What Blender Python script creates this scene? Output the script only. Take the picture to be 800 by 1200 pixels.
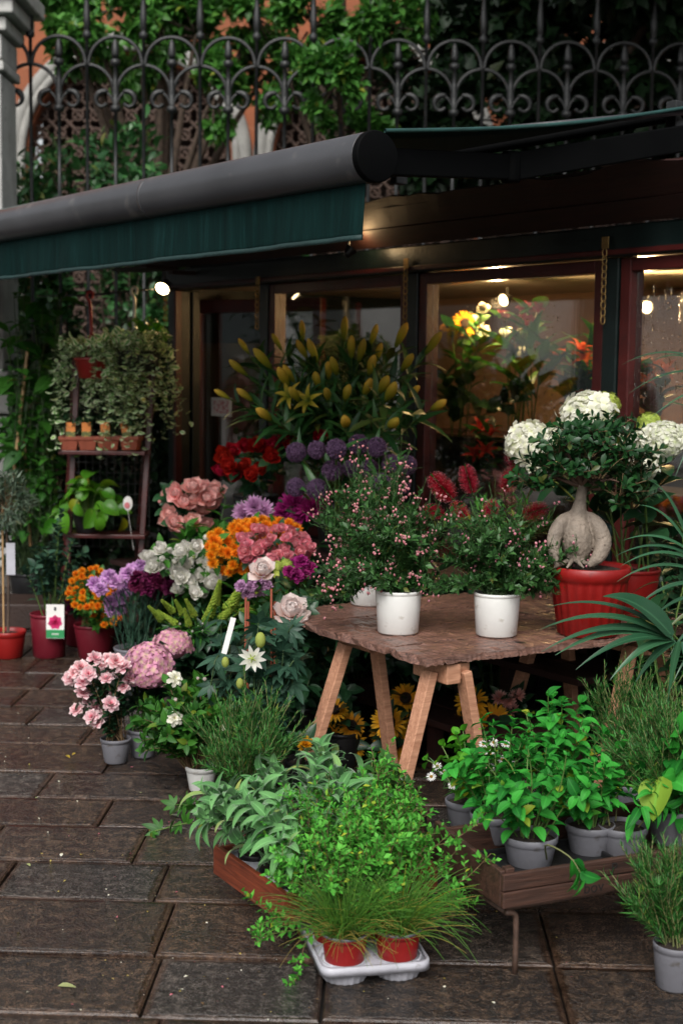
import bpy, math, random
import numpy as np
from mathutils import Matrix, Vector
sc = bpy.context.scene
for o in list(bpy.data.objects): bpy.data.objects.remove(o)
col = sc.collection
rad = math.radians
# ------------------------------------------------------------------ camera
CAM_H, FPX, PITCH, ROLL = 1.65, 1667.0, 5.8, 0.7
cd = bpy.data.cameras.new('camera'); cam = bpy.data.objects.new('camera', cd); col.objects.link(cam)
cd.sensor_fit = 'VERTICAL'; cd.sensor_height = 36; cd.sensor_width = 24
cd.lens = 36 * FPX / 1200; cd.clip_start = .05; cd.clip_end = 2000
CR = Matrix.Rotation(rad(90 - PITCH), 3, 'X') @ Matrix.Rotation(rad(ROLL), 3, 'Z')
cam.matrix_world = Matrix.Translation((0, 0, CAM_H)) @ CR.to_4x4()
cd.dof.use_dof = True; cd.dof.focus_distance = 4.75; cd.dof.aperture_fstop = 3.2
sc.camera = cam
# ------------------------------------------------------------------ sky, sun, exposure
SUN_EL, SUN_AZ = 45.0, 192.0         # degrees; azimuth clockwise from +Y: behind the camera, to its left
w = bpy.data.worlds.new('World'); sc.world = w; w.use_nodes = True
wn = w.node_tree.nodes; wl = w.node_tree.links; wn.clear()
sky = wn.new('ShaderNodeTexSky'); sky.sky_type = 'NISHITA'; sky.sun_disc = False
sky.sun_elevation = rad(SUN_EL); sky.sun_rotation = rad(SUN_AZ); sky.dust_density = 4; sky.air_density = 1.2
hs = wn.new('ShaderNodeHueSaturation'); hs.inputs['Saturation'].default_value = .22
bg = wn.new('ShaderNodeBackground'); bg.inputs['Strength'].default_value = .1
wo = wn.new('ShaderNodeOutputWorld')
wl.new(sky.outputs[0], hs.inputs['Color']); wl.new(hs.outputs[0], bg.inputs[0]); wl.new(bg.outputs[0], wo.inputs[0])
sd = bpy.data.lights.new('sun', 'SUN'); sun = bpy.data.objects.new('sun', sd); col.objects.link(sun)
sd.energy = 1.5; sd.angle = rad(35); sd.color = (1, .965, .91)
sdir = Vector((math.sin(rad(SUN_AZ)) * math.cos(rad(SUN_EL)), math.cos(rad(SUN_AZ)) * math.cos(rad(SUN_EL)), math.sin(rad(SUN_EL))))
sun.rotation_euler = sdir.to_track_quat('Z', 'Y').to_euler()
sc.view_settings.view_transform = 'Standard'; sc.view_settings.look = 'None'
sc.view_settings.exposure = 0.7; sc.view_settings.gamma = 1; sc.view_settings.use_curve_mapping = False
sc.render.engine = 'CYCLES'; sc.cycles.use_denoising = True
sc.cycles.max_bounces = 7; sc.cycles.diffuse_bounces = 2; sc.cycles.glossy_bounces = 4
sc.cycles.transmission_bounces = 4; sc.cycles.transparent_max_bounces = 12
sc.cycles.caustics_reflective = False; sc.cycles.caustics_refractive = False; sc.cycles.sample_clamp_indirect = 6

# ------------------------------------------------------------------ pixel -> place
def ray(px, py):
    return np.array(CR @ Vector(((px - 400) / FPX, (600 - py) / FPX, -1.0)))
CAMP = np.array((0, 0, CAM_H))
def G(px, py, z=0.0):                    # where the pixel's ray meets the height z
    d = ray(px, py); return CAMP + d * ((z - CAM_H) / d[2])
def D(px, py, Y):                        # where it meets the depth Y
    d = ray(px, py); return CAMP + d * (Y / d[1])
KO = np.array((-1.18, 10.1, 0.0)); KU = np.array((.584, -.812, 0.0)); KN = np.array((-.812, -.584, 0.0))
def K(u, wd, z=0.0): return KO + KU * u + KN * wd + np.array((0, 0, z))     # along the shop front, out from it, up
def KP(px, py, wd):                      # where it meets the plane wd in front of the shop front
    d = ray(px, py); t = (np.dot(KO - CAMP, KN) + wd) / np.dot(d, KN); return CAMP + d * t
KROT = math.atan2(KU[1], KU[0])

# ------------------------------------------------------------------ geometry kit
class Geo:
    def __init__(s, v, loops, tot, uv=None, mi=None):
        s.v = np.asarray(v, float).reshape(-1, 3); s.l = np.asarray(loops, int).ravel(); s.t = np.asarray(tot, int).ravel()
        s.uv = np.zeros((len(s.l), 2)) if uv is None else np.asarray(uv, float).reshape(-1, 2)
        s.mi = np.zeros(len(s.t), int) if mi is None else np.asarray(mi, int)
    def m(s, i): return Geo(s.v, s.l, s.t, s.uv, np.full(len(s.t), i))
    def at(s, t=(0, 0, 0), R=None, k=1.0):
        v = s.v * k
        if R is not None: v = v @ np.asarray(R).T
        return Geo(v + np.asarray(t), s.l, s.t, s.uv, s.mi)
def join(gs):
    gs = [g for g in gs if g is not None and len(g.v)]
    off = np.cumsum([0] + [len(g.v) for g in gs[:-1]])
    return Geo(np.concatenate([g.v for g in gs]), np.concatenate([g.l + o for g, o in zip(gs, off)]), np.concatenate([g.t for g in gs]),
               np.concatenate([g.uv for g in gs]), np.concatenate([g.mi for g in gs]))
def inst(g, R, t):                       # many copies of g: R (n,3,3) with scale, t (n,3)
    n = len(t)
    if n == 0: return None
    v = np.einsum('nij,vj->nvi', R, g.v) + np.asarray(t)[:, None, :]
    N = len(g.v)
    l = (g.l[None, :] + (np.arange(n) * N)[:, None]).ravel()
    return Geo(v.reshape(-1, 3), l, np.tile(g.t, n), np.tile(g.uv, (n, 1)), np.tile(g.mi, n))
def quads(v, f, uv=None, mi=None):
    f = np.asarray(f, int); return Geo(v, f.ravel(), np.full(len(f), f.shape[1]), uv, mi)
def mesh(g, name, mats, smooth=True):
    me = bpy.data.meshes.new(name)
    me.vertices.add(len(g.v)); me.vertices.foreach_set('co', g.v.astype(np.float32).ravel())
    me.loops.add(len(g.l)); me.loops.foreach_set('vertex_index', g.l.astype(np.int32))
    me.polygons.add(len(g.t)); st = np.concatenate(([0], np.cumsum(g.t)[:-1]))
    me.polygons.foreach_set('loop_start', st.astype(np.int32)); me.polygons.foreach_set('loop_total', g.t.astype(np.int32))
    me.polygons.foreach_set('material_index', g.mi.astype(np.int32))
    me.polygons.foreach_set('use_smooth', np.full(len(g.t), smooth))
    ul = me.uv_layers.new(name='UVMap'); ul.data.foreach_set('uv', g.uv.astype(np.float32).ravel())
    for m in (mats if isinstance(mats, (list, tuple)) else [mats]): me.materials.append(m)
    me.update(calc_edges=True); me.validate(); return me
def link(name, data, parent=None, loc=(0, 0, 0), R=None, kind=None):
    o = bpy.data.objects.new(name, data); col.objects.link(o)
    if R is None: o.location = loc
    else:
        M = Matrix(np.asarray(R).tolist()).to_4x4(); M.translation = Vector(loc); o.matrix_basis = M
    if parent is not None: o.parent = parent
    if kind: o['kind'] = kind
    return o
def add(parent, name, g, mats, loc=(0, 0, 0), R=None, kind=None, smooth=True, bevel=0):
    o = link(name, mesh(g, name, mats, smooth), parent, loc, R, kind)
    if bevel:
        b = o.modifiers.new('bevel', 'BEVEL'); b.width = bevel; b.segments = 2; b.limit_method = 'ANGLE'; b.angle_limit = rad(50)
        b.harden_normals = False
    return o
def thing(name, label, cat, loc=(0, 0, 0), rz=0, group=None):
    o = link(name, None, None, loc); o.rotation_euler.z = rz; o.empty_display_size = .1
    return tag(o, label, cat, group)
def tag(o, label, cat, group=None):
    o['label'] = label; o['category'] = cat
    if group: o['group'] = group
    return o
def box(x0, x1, y0, y1, z0, z1):
    v = [(x, y, z) for z in (z0, z1) for y in (y0, y1) for x in (x0, x1)]
    return quads(v, [(0, 2, 3, 1), (4, 5, 7, 6), (0, 1, 5, 4), (2, 6, 7, 3), (0, 4, 6, 2), (1, 3, 7, 5)])
def nrm(a): a = np.asarray(a, float); return a / np.maximum(np.linalg.norm(a, axis=-1, keepdims=True), 1e-9)
def frame(d, up):                        # leaf frames: y along d, z towards up
    y = nrm(d); x = np.cross(y, up); bad = np.linalg.norm(x, axis=-1) < 1e-4
    x[bad] = np.cross(y[bad], (1, .3, .1)); x = nrm(x); z = np.cross(x, y)
    return np.stack([x, y, z], -1)
def frame1(d, up=(0, 0, 1)): return frame(np.array([d], float), np.array([up], float))[0]
def zframe(d, rng):                      # flower frames: z along d, random spin
    z = nrm(np.asarray(d, float)); a = nrm(np.cross(z, rng.normal(size=z.shape))); return np.stack([a, np.cross(z, a), z], -1)
def bar(a, b, wx, wy, up=(0, 0, 1)):     # straight squared timber from a to b
    a = np.array(a, float); b = np.array(b, float); L = np.linalg.norm(b - a)
    return box(-wx / 2, wx / 2, 0, L, -wy / 2, wy / 2).at(a, frame1(b - a, up))
PROF = {'leaf': lambda u: np.sin(np.pi * np.clip(u, 0, 1) ** .75) ** .85, 'lance': lambda u: np.sin(np.pi * u ** .6) ** .9 * (1 - .25 * u),
        'grass': lambda u: (1 - u ** 3) * .9 + .1, 'petal': lambda u: (u + .12) ** .55 * np.sqrt(np.maximum(1 - u ** 5, 0.0)),
        'round': lambda u: np.sqrt(np.maximum(1 - (2 * u ** .9 - 1) ** 2, 0)), 'obov': lambda u: np.sin(np.pi * u ** 1.5) ** .8 + .08 * (1 - u),
        'ray': lambda u: np.minimum(1, (u + .1) * 3) * np.sqrt(np.maximum(1 - u ** 3, 0))}
def blade(L=1, W=.3, prof='leaf', n=4, m=1, bend=.4, cup=.15, wave=0, lift=0., ph=0., fold=0.):
    u = np.linspace(0, 1, n + 1); th = lift - bend * u
    y = np.concatenate(([0], np.cumsum(np.cos((th[1:] + th[:-1]) / 2)))) * L / n
    z = np.concatenate(([0], np.cumsum(np.sin((th[1:] + th[:-1]) / 2)))) * L / n
    wd = np.maximum(PROF[prof](u), .02) * W / 2
    vv = np.linspace(-1, 1, 2 * m + 1)
    X = wd[:, None] * vv[None, :]
    off = cup * wd[:, None] * (vv ** 2)[None, :] + fold * wd[:, None] * np.abs(vv)[None, :]
    if wave: off = off + wave * W * np.sin(9 * u[:, None] + 3.0 * vv[None, :] + ph) * np.abs(vv)[None, :] * u[:, None]
    Y = y[:, None] - np.sin(th)[:, None] * off; Z = z[:, None] + np.cos(th)[:, None] * off
    v = np.stack([X, np.broadcast_to(Y, X.shape), np.broadcast_to(Z, X.shape)], -1).reshape(-1, 3)
    c = 2 * m + 1; f = []; uv = []
    for i in range(n):
        for j in range(2 * m):
            a = i * c + j; f.append((a, a + 1, a + c + 1, a + c))
            uv += [(u[i], vv[j]), (u[i], vv[j + 1]), (u[i + 1], vv[j + 1]), (u[i + 1], vv[j])]
    return quads(v, f, uv)
def tubes(P, r0, r1=None, sides=4, cap=False):   # P (n,S,3) or (S,3)
    P = np.asarray(P, float)
    if P.ndim == 2: P = P[None]
    n, S, _ = P.shape
    if r1 is None: r1 = r0
    T = np.gradient(P, axis=1); T = nrm(T)
    ref = np.eye(3)[np.argmin(np.abs(T).max(axis=1), axis=-1)][:, None, :]
    A = nrm(np.cross(T, np.broadcast_to(ref, T.shape))); B = np.cross(T, A)
    r = (np.asarray(r0) + (np.asarray(r1) - np.asarray(r0)) * np.linspace(0, 1, S)) if np.ndim(r0) == 0 else np.asarray(r0)
    ang = np.arange(sides) * 2 * np.pi / sides
    ring = A[:, :, None, :] * np.cos(ang)[:, None] + B[:, :, None, :] * np.sin(ang)[:, None]
    v = P[:, :, None, :] + ring * r[None, :, None, None]
    s = np.arange(S - 1)[:, None]; k = np.arange(sides)[None, :]; k2 = (k + 1) % sides
    f = np.stack([s * sides + k, s * sides + k2, (s + 1) * sides + k2, (s + 1) * sides + k], -1).reshape(-1, 4)
    f = (f[None] + (np.arange(n) * S * sides)[:, None, None]).reshape(-1, 4)
    g = quads(v.reshape(-1, 3), f)
    g.uv[:, 0] = .45; g.uv[:, 1] = 1
    if cap:
        base = (np.arange(n) * S * sides)[:, None]
        c0 = base + np.arange(sides)[::-1]; c1 = base + (S - 1) * sides + np.arange(sides)
        cl = np.concatenate([c0, c1]); g = Geo(g.v, np.concatenate([g.l, cl.ravel()]), np.concatenate([g.t, np.full(2 * n, sides)]))
    return g
def lathe(prof, seg=28, lobes=0, amp=0):
    p = np.array(prof, float); a = np.arange(seg) * 2 * np.pi / seg
    rr = p[:, 0][:, None] * (1 + amp * np.cos(lobes * a)[None, :] * (p[:, 2][:, None] if p.shape[1] > 2 else 1) if lobes else 1 + 0 * a[None, :])
    v = np.stack([rr * np.cos(a), rr * np.sin(a), np.broadcast_to(p[:, 1][:, None], rr.shape)], -1).reshape(-1, 3)
    f = [(i * seg + j, i * seg + (j + 1) % seg, (i + 1) * seg + (j + 1) % seg, (i + 1) * seg + j) for i in range(len(p) - 1) for j in range(seg)]
    return quads(v, f)
def ball(r=1, n=8, seg=10, sz=1.0):
    t = np.linspace(0, np.pi, n + 1); g = lathe([(max(r * math.sin(a), 1e-4), -r * sz * math.cos(a)) for a in t], seg); g.uv[:] = (.7, 1); return g
def bez(a, b, c, n=8):
    t = np.linspace(0, 1, n)[:, None]; return (1 - t) ** 2 * np.array(a) + 2 * t * (1 - t) * np.array(b) + t * t * np.array(c)
def path(pts, n=24):                     # smooth curve through the points (Catmull-Rom)
    p = np.array(pts, float); p = np.vstack([2 * p[0] - p[1], p, 2 * p[-1] - p[-2]]); out = []
    k = len(p) - 3
    for x in np.linspace(0, k - 1e-6, n):
        i = int(x); t = x - i; a, b, c, d = p[i:i + 4]
        out.append(.5 * (2 * b + (c - a) * t + (2 * a - 5 * b + 4 * c - d) * t * t + (3 * b - a - 3 * c + d) * t ** 3))
    return np.array(out)

# ------------------------------------------------------------------ materials
def C(r, g, b):
    f = lambda x: (x / 255 / 12.92) if x / 255 <= .04045 else ((x / 255 + .055) / 1.055) ** 2.4
    return (f(r), f(g), f(b), 1)
def nt(name):
    m = bpy.data.materials.new(name); m.use_nodes = True; t = m.node_tree; t.nodes.clear()
    o = t.nodes.new('ShaderNodeOutputMaterial'); return m, t, o
def N(t, typ, **k):
    n = t.nodes.new(typ)
    for a, b in k.items():
        if a.startswith('i_'): n.inputs[a[2:].replace('_', ' ')].default_value = b
        else: setattr(n, a, b)
    return n
def ramp(t, stops):
    r = t.nodes.new('ShaderNodeValToRGB'); e = r.color_ramp.elements
    while len(e) < len(stops): e.new(.5)
    for q, (p, c) in zip(e, stops): q.position = p; q.color = c
    return r
def math_(t, op, a, b=None):
    n = t.nodes.new('ShaderNodeMath'); n.operation = op
    for i, x in enumerate((a, b)):
        if x is None: continue
        if isinstance(x, (int, float)): n.inputs[i].default_value = x
        else: t.links.new(x, n.inputs[i])
    return n.outputs[0]
def solid(name, c, rough=.5, var=.25, scale=9, bump=.15, bscale=60, metal=0, spec=.5, dirt=None, coat=0):
    """one surface: base colour with uneven patches, fine relief, uneven gloss"""
    m, t, o = nt(name); p = N(t, 'ShaderNodeBsdfPrincipled'); L = t.links.new
    tc = N(t, 'ShaderNodeTexCoord'); nz = N(t, 'ShaderNodeTexNoise', i_Scale=scale, i_Detail=6.0)
    L(tc.outputs['Object'], nz.inputs['Vector'])
    lo = tuple(x * (1 - var) for x in c[:3]) + (1,); hi = tuple(min(1, x * (1 + var)) for x in c[:3]) + (1,)
    r = ramp(t, [(.3, lo), (.7, hi)]); L(nz.outputs[0], r.inputs[0]); out = r.outputs[0]
    if dirt:
        n2 = N(t, 'ShaderNodeTexNoise', i_Scale=scale * 2.3, i_Detail=8.0); L(tc.outputs['Object'], n2.inputs['Vector'])
        r2 = ramp(t, [(dirt[1], (0, 0, 0, 1)), (dirt[1] + .12, (1, 1, 1, 1))]); L(n2.outputs[0], r2.inputs[0])
        mx = N(t, 'ShaderNodeMix', data_type='RGBA'); L(r2.outputs[0], mx.inputs[0]); L(out, mx.inputs[6]); mx.inputs[7].default_value = dirt[0]
        out = mx.outputs[2]
    L(out, p.inputs['Base Color'])
    rr = N(t, 'ShaderNodeMapRange', i_To_Min=max(.03, rough - .12), i_To_Max=min(1, rough + .12)); L(nz.outputs[0], rr.inputs[0]); L(rr.outputs[0], p.inputs['Roughness'])
    p.inputs['Metallic'].default_value = metal; p.inputs['Specular IOR Level'].default_value = spec; p.inputs['Coat Weight'].default_value = coat
    if bump:
        nb = N(t, 'ShaderNodeTexNoise', i_Scale=bscale, i_Detail=4.0); L(tc.outputs['Object'], nb.inputs['Vector'])
        b = N(t, 'ShaderNodeBump', i_Strength=bump, i_Distance=.01); L(nb.outputs[0], b.inputs['Height']); L(b.outputs[0], p.inputs['Normal'])
    L(p.outputs[0], o.inputs[0]); return m
def wood(name, c1, c2, rough=.6, scale=4, axis=1, stretch=14, bump=.4, wet=0):
    m, t, o = nt(name); p = N(t, 'ShaderNodeBsdfPrincipled'); L = t.links.new
    tc = N(t, 'ShaderNodeTexCoord'); mp = N(t, 'ShaderNodeMapping'); s = [stretch] * 3; s[axis] = 1; mp.inputs['Scale'].default_value = s
    oi = N(t, 'ShaderNodeObjectInfo'); va = N(t, 'ShaderNodeVectorMath', operation='ADD')
    sc3 = math_(t, 'MULTIPLY', oi.outputs['Random'], 37.0); L(tc.outputs['Object'], va.inputs[0]); L(sc3, va.inputs[1])
    L(va.outputs[0], mp.inputs[0])
    nz = N(t, 'ShaderNodeTexNoise', i_Scale=scale, i_Detail=8.0, i_Roughness=.65, i_Distortion=.6); L(mp.outputs[0], nz.inputs['Vector'])
    r = ramp(t, [(.3, c1), (.62, c2), (.8, tuple(min(1, x * 1.35) for x in c2[:3]) + (1,))]); L(nz.outputs[0], r.inputs[0])
    nk = N(t, 'ShaderNodeTexVoronoi', i_Scale=3.1); L(va.outputs[0], nk.inputs['Vector'])     # knots
    rk = ramp(t, [(.05, (1, 1, 1, 1)), (.11, (0, 0, 0, 1))]); L(nk.outputs['Distance'], rk.inputs[0])
    mx = N(t, 'ShaderNodeMix', data_type='RGBA'); L(rk.outputs[0], mx.inputs[0]); L(r.outputs[0], mx.inputs[6]); mx.inputs[7].default_value = tuple(x * .4 for x in c1[:3]) + (1,)
    L(mx.outputs[2], p.inputs['Base Color']); p.inputs['Roughness'].default_value = rough; p.inputs['Coat Weight'].default_value = wet; p.inputs['Coat Roughness'].default_value = .2
    b = N(t, 'ShaderNodeBump', i_Strength=bump, i_Distance=.006); L(nz.outputs[0], b.inputs['Height']); L(b.outputs[0], p.inputs['Normal'])
    L(p.outputs[0], o.inputs[0]); return m
def leafy(name, c1, c2, rough=.42, trans=.28, rib=.25, edge=None, spec=.4, hair=0):
    """leaf: colour varies leaf to leaf, paler midrib, light passes through"""
    m, t, o = nt(name); p = N(t, 'ShaderNodeBsdfPrincipled'); L = t.links.new
    ge = N(t, 'ShaderNodeNewGeometry'); oi = N(t, 'ShaderNodeObjectInfo')
    rn = math_(t, 'FRACT', math_(t, 'ADD', ge.outputs['Random Per Island'], oi.outputs['Random']))
    r = ramp(t, [(0, c1), (.72, c2), (.955, tuple(min(1, a * 1.2) for a in c2[:3]) + (1,)), (.998, (min(1, c2[1] * 1.05), min(1, c2[1] * 1.1), c2[2] * .8, 1))]); L(rn, r.inputs[0])
    uv = N(t, 'ShaderNodeUVMap'); sx = N(t, 'ShaderNodeSeparateXYZ'); L(uv.outputs[0], sx.inputs[0])
    av = math_(t, 'ABSOLUTE', sx.outputs[1])
    rb = ramp(t, [(0, (rib, rib, rib, 1)), (.16, (0, 0, 0, 1))]); L(av, rb.inputs[0])
    mx = N(t, 'ShaderNodeMix', data_type='RGBA'); L(rb.outputs[0], mx.inputs[0]); L(r.outputs[0], mx.inputs[6]); mx.inputs[7].default_value = tuple(min(1, x * 2.4 + .02) for x in c2[:3]) + (1,)
    out = mx.outputs[2]
    if edge:
        tc = N(t, 'ShaderNodeTexNoise', i_Scale=40.0); e0 = math_(t, 'ADD', av, math_(t, 'MULTIPLY', tc.outputs[0], .5))
        re = ramp(t, [(edge[1], (0, 0, 0, 1)), (edge[1] + .1, (1, 1, 1, 1))]); L(e0, re.inputs[0])
        m2 = N(t, 'ShaderNodeMix', data_type='RGBA'); L(re.outputs[0], m2.inputs[0]); L(out, m2.inputs[6]); m2.inputs[7].default_value = edge[0]; out = m2.outputs[2]
    L(out, p.inputs['Base Color']); p.inputs['Roughness'].default_value = rough; p.inputs['Specular IOR Level'].default_value = spec
    if hair: p.inputs['Sheen Weight'].default_value = hair; p.inputs['Sheen Roughness'].default_value = .4
    tr = N(t, 'ShaderNodeBsdfTranslucent'); L(out, tr.inputs[0]); ms = N(t, 'ShaderNodeMixShader', i_Fac=trans)
    L(p.outputs[0], ms.inputs[1]); L(tr.outputs[0], ms.inputs[2]); L(ms.outputs[0], o.inputs[0]); return m
def petal(name, base, mid, tip, rough=.65, trans=.42, var=.24):
    m, t, o = nt(name); p = N(t, 'ShaderNodeBsdfPrincipled'); L = t.links.new
    uv = N(t, 'ShaderNodeUVMap'); sx = N(t, 'ShaderNodeSeparateXYZ'); L(uv.outputs[0], sx.inputs[0])
    r = ramp(t, [(0, base), (.5, mid), (1, tip)]); L(sx.outputs[0], r.inputs[0])
    ge = N(t, 'ShaderNodeNewGeometry'); oi = N(t, 'ShaderNodeObjectInfo')
    rn = math_(t, 'FRACT', math_(t, 'ADD', ge.outputs['Random Per Island'], oi.outputs['Random']))
    v = math_(t, 'ADD', math_(t, 'MULTIPLY', rn, 2 * var), 1 - var)
    hs = N(t, 'ShaderNodeHueSaturation'); L(r.outputs[0], hs.inputs['Color']); L(v, hs.inputs['Value'])
    h = math_(t, 'ADD', math_(t, 'MULTIPLY', oi.outputs['Random'], .02), .49); L(h, hs.inputs['Hue'])
    L(hs.outputs[0], p.inputs['Base Color']); p.inputs['Roughness'].default_value = rough; p.inputs['Specular IOR Level'].default_value = .25
    tr = N(t, 'ShaderNodeBsdfTranslucent'); L(hs.outputs[0], tr.inputs[0]); ms = N(t, 'ShaderNodeMixShader', i_Fac=trans)
    L(p.outputs[0], ms.inputs[1]); L(tr.outputs[0], ms.inputs[2]); L(ms.outputs[0], o.inputs[0]); return m
def emit(name, c, s):
    m, t, o = nt(name); e = N(t, 'ShaderNodeEmission', i_Strength=s); e.inputs[0].default_value = c; t.links.new(e.outputs[0], o.inputs[0]); return m
def lamp_light(name, parent, loc, power, c=(1, .62, .28), r=.03):
    d = bpy.data.lights.new(name, 'POINT'); d.energy = power; d.color = c; d.shadow_soft_size = r
    o = link(name, d, parent, loc); return o

M = {}
M['iron'] = solid('iron', (.015, .0165, .017, 1), .45, .3, 14, .3, 90, spec=.5, dirt=((.09, .05, .03, 1), .66))
M['stone'] = solid('pale_stone', (.3, .295, .275, 1), .75, .2, 5, .3, 40, dirt=((.2, .19, .17, 1), .6))
M['teal_paint'] = solid('teal_paint', (.1, .3, .27, 1), .6, .25, 6)
M['orange_wall'] = solid('orange_plaster', (.27, .085, .036, 1), .85, .25, 2, .2, 30, dirt=((.4, .2, .12, 1), .62))
M['green_paint'] = solid('dark_green_paint', (.005, .012, .0115, 1), .35, .3, 8, .12, 50)
M['red_paint'] = solid('oxblood_paint', (.06, .008, .007, 1), .38, .3, 8, .15, 50, dirt=((.03, .007, .006, 1), .62))
M['brown_board'] = wood('brown_board', (.014, .0045, .0035, 1), (.034, .0095, .007, 1), .6, 3, 0)
M['bronze'] = solid('dull_brass', (.3, .19, .07, 1), .45, .3, 30, .1, metal=.8)
M['canvas'] = solid('green_canvas', (.002, .0145, .0135, 1), .85, .3, 10, .3, 300, spec=.12, dirt=((.004, .022, .021, 1), .66))
M['alu'] = solid('grey_lacquered_aluminium', (.048, .049, .054, 1), .32, .2, 2.2, .05, 120, dirt=((.12, .115, .11, 1), .61))
M['blackplastic'] = solid('black_plastic', (.012, .012, .013, 1), .4, .2)
M['armblack'] = solid('matt_black_arm', (.0022, .0024, .0026, 1), .6, .2, 6, 0, spec=.04)
M['pillar'] = solid('grey_white_stone', (.46, .46, .44, 1), .75, .2, 5, .3, 40, dirt=((.24, .24, .22, 1), .6))
M['soil'] = solid('potting_soil', (.022, .014, .009, 1), .95, .6, 60, 1.0, 120)
M['greypot'] = solid('grey_plastic', (.15, .15, .17, 1), .5, .12, 10, .1, dirt=((.07, .06, .05, 1), .61))
M['whitepot'] = solid('white_plastic', (.72, .72, .7, 1), .42, .06, 10, .06, dirt=((.4, .37, .31, 1), .62))
M['redpot'] = solid('red_plastic', (.24, .008, .007, 1), .4, .14, 7, .08, dirt=((.13, .008, .007, 1), .67))
M['redpot2'] = solid('bright_red_plastic', (.26, .009, .008, 1), .42, .14, 7, .08, dirt=((.18, .02, .012, 1), .7))
M['winepot'] = solid('wine_plastic', (.14, .008, .018, 1), .42, .15, 7, .08)
M['terrapot'] = solid('terracotta_plastic', (.3, .075, .04, 1), .55, .15, 20, .1)
M['tray'] = solid('grey_tray_plastic', (.45, .45, .5, 1), .4, .12, 14, .1, dirt=((.17, .16, .15, 1), .66))
M['pine'] = wood('planed_pine', (.33, .145, .08, 1), (.56, .29, .18, 1), .6, 6, 1, 12, .35)
M['rough'] = wood('rough_weathered_boards', (.02, .008, .0055, 1), (.25, .122, .088, 1), .5, 10, 1, 9, 1.6, wet=.5)
M['crate'] = wood('dark_crate_wood', (.016, .007, .0045, 1), (.07, .03, .019, 1), .6, 5, 0, 14, .6, wet=.1)
M['redcrate'] = wood('red_crate_wood', (.1, .02, .008, 1), (.24, .05, .019, 1), .55, 5, 1, 14, .5, wet=.15)
M['rust'] = solid('rusty_steel', (.07, .04, .028, 1), .6, .4, 40, .3, 150)
M['cane'] = solid('bamboo_cane', (.4, .25, .12, 1), .5, .25, 12)
M['bark'] = solid('bark', (.08, .055, .04, 1), .9, .4, 20, .8, 60)
M['paper'] = solid('white_card', (.75, .74, .72, 1), .6, .05)
M['skinbark'] = solid('pale_fig_bark', (.21, .17, .135, 1), .7, .3, 22, .7, 70, dirt=((.13, .1, .075, 1), .58))
# ================================================================== SETTING
rng = np.random.default_rng(7)
# ground sheet and pavement
m, t, o = nt('wet_joint_sand'); p = N(t, 'ShaderNodeBsdfPrincipled', i_Roughness=.55); p.inputs['Base Color'].default_value = (.012, .01, .009, 1)
nzz = N(t, 'ShaderNodeTexNoise', i_Scale=30.0, i_Detail=6.0); bb = N(t, 'ShaderNodeBump', i_Strength=.5, i_Distance=.01); t.links.new(nzz.outputs[0], bb.inputs['Height']); t.links.new(bb.outputs[0], p.inputs['Normal'])
t.links.new(p.outputs[0], o.inputs[0]); M['bed'] = m
g0 = add(None, 'ground', box(-600, 600, -600, 600, -.5, -.05), solid('far_paving', (.13, .125, .115, 1), .6, .3, .8, .3, 20), smooth=False); g0['kind'] = 'structure'

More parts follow.
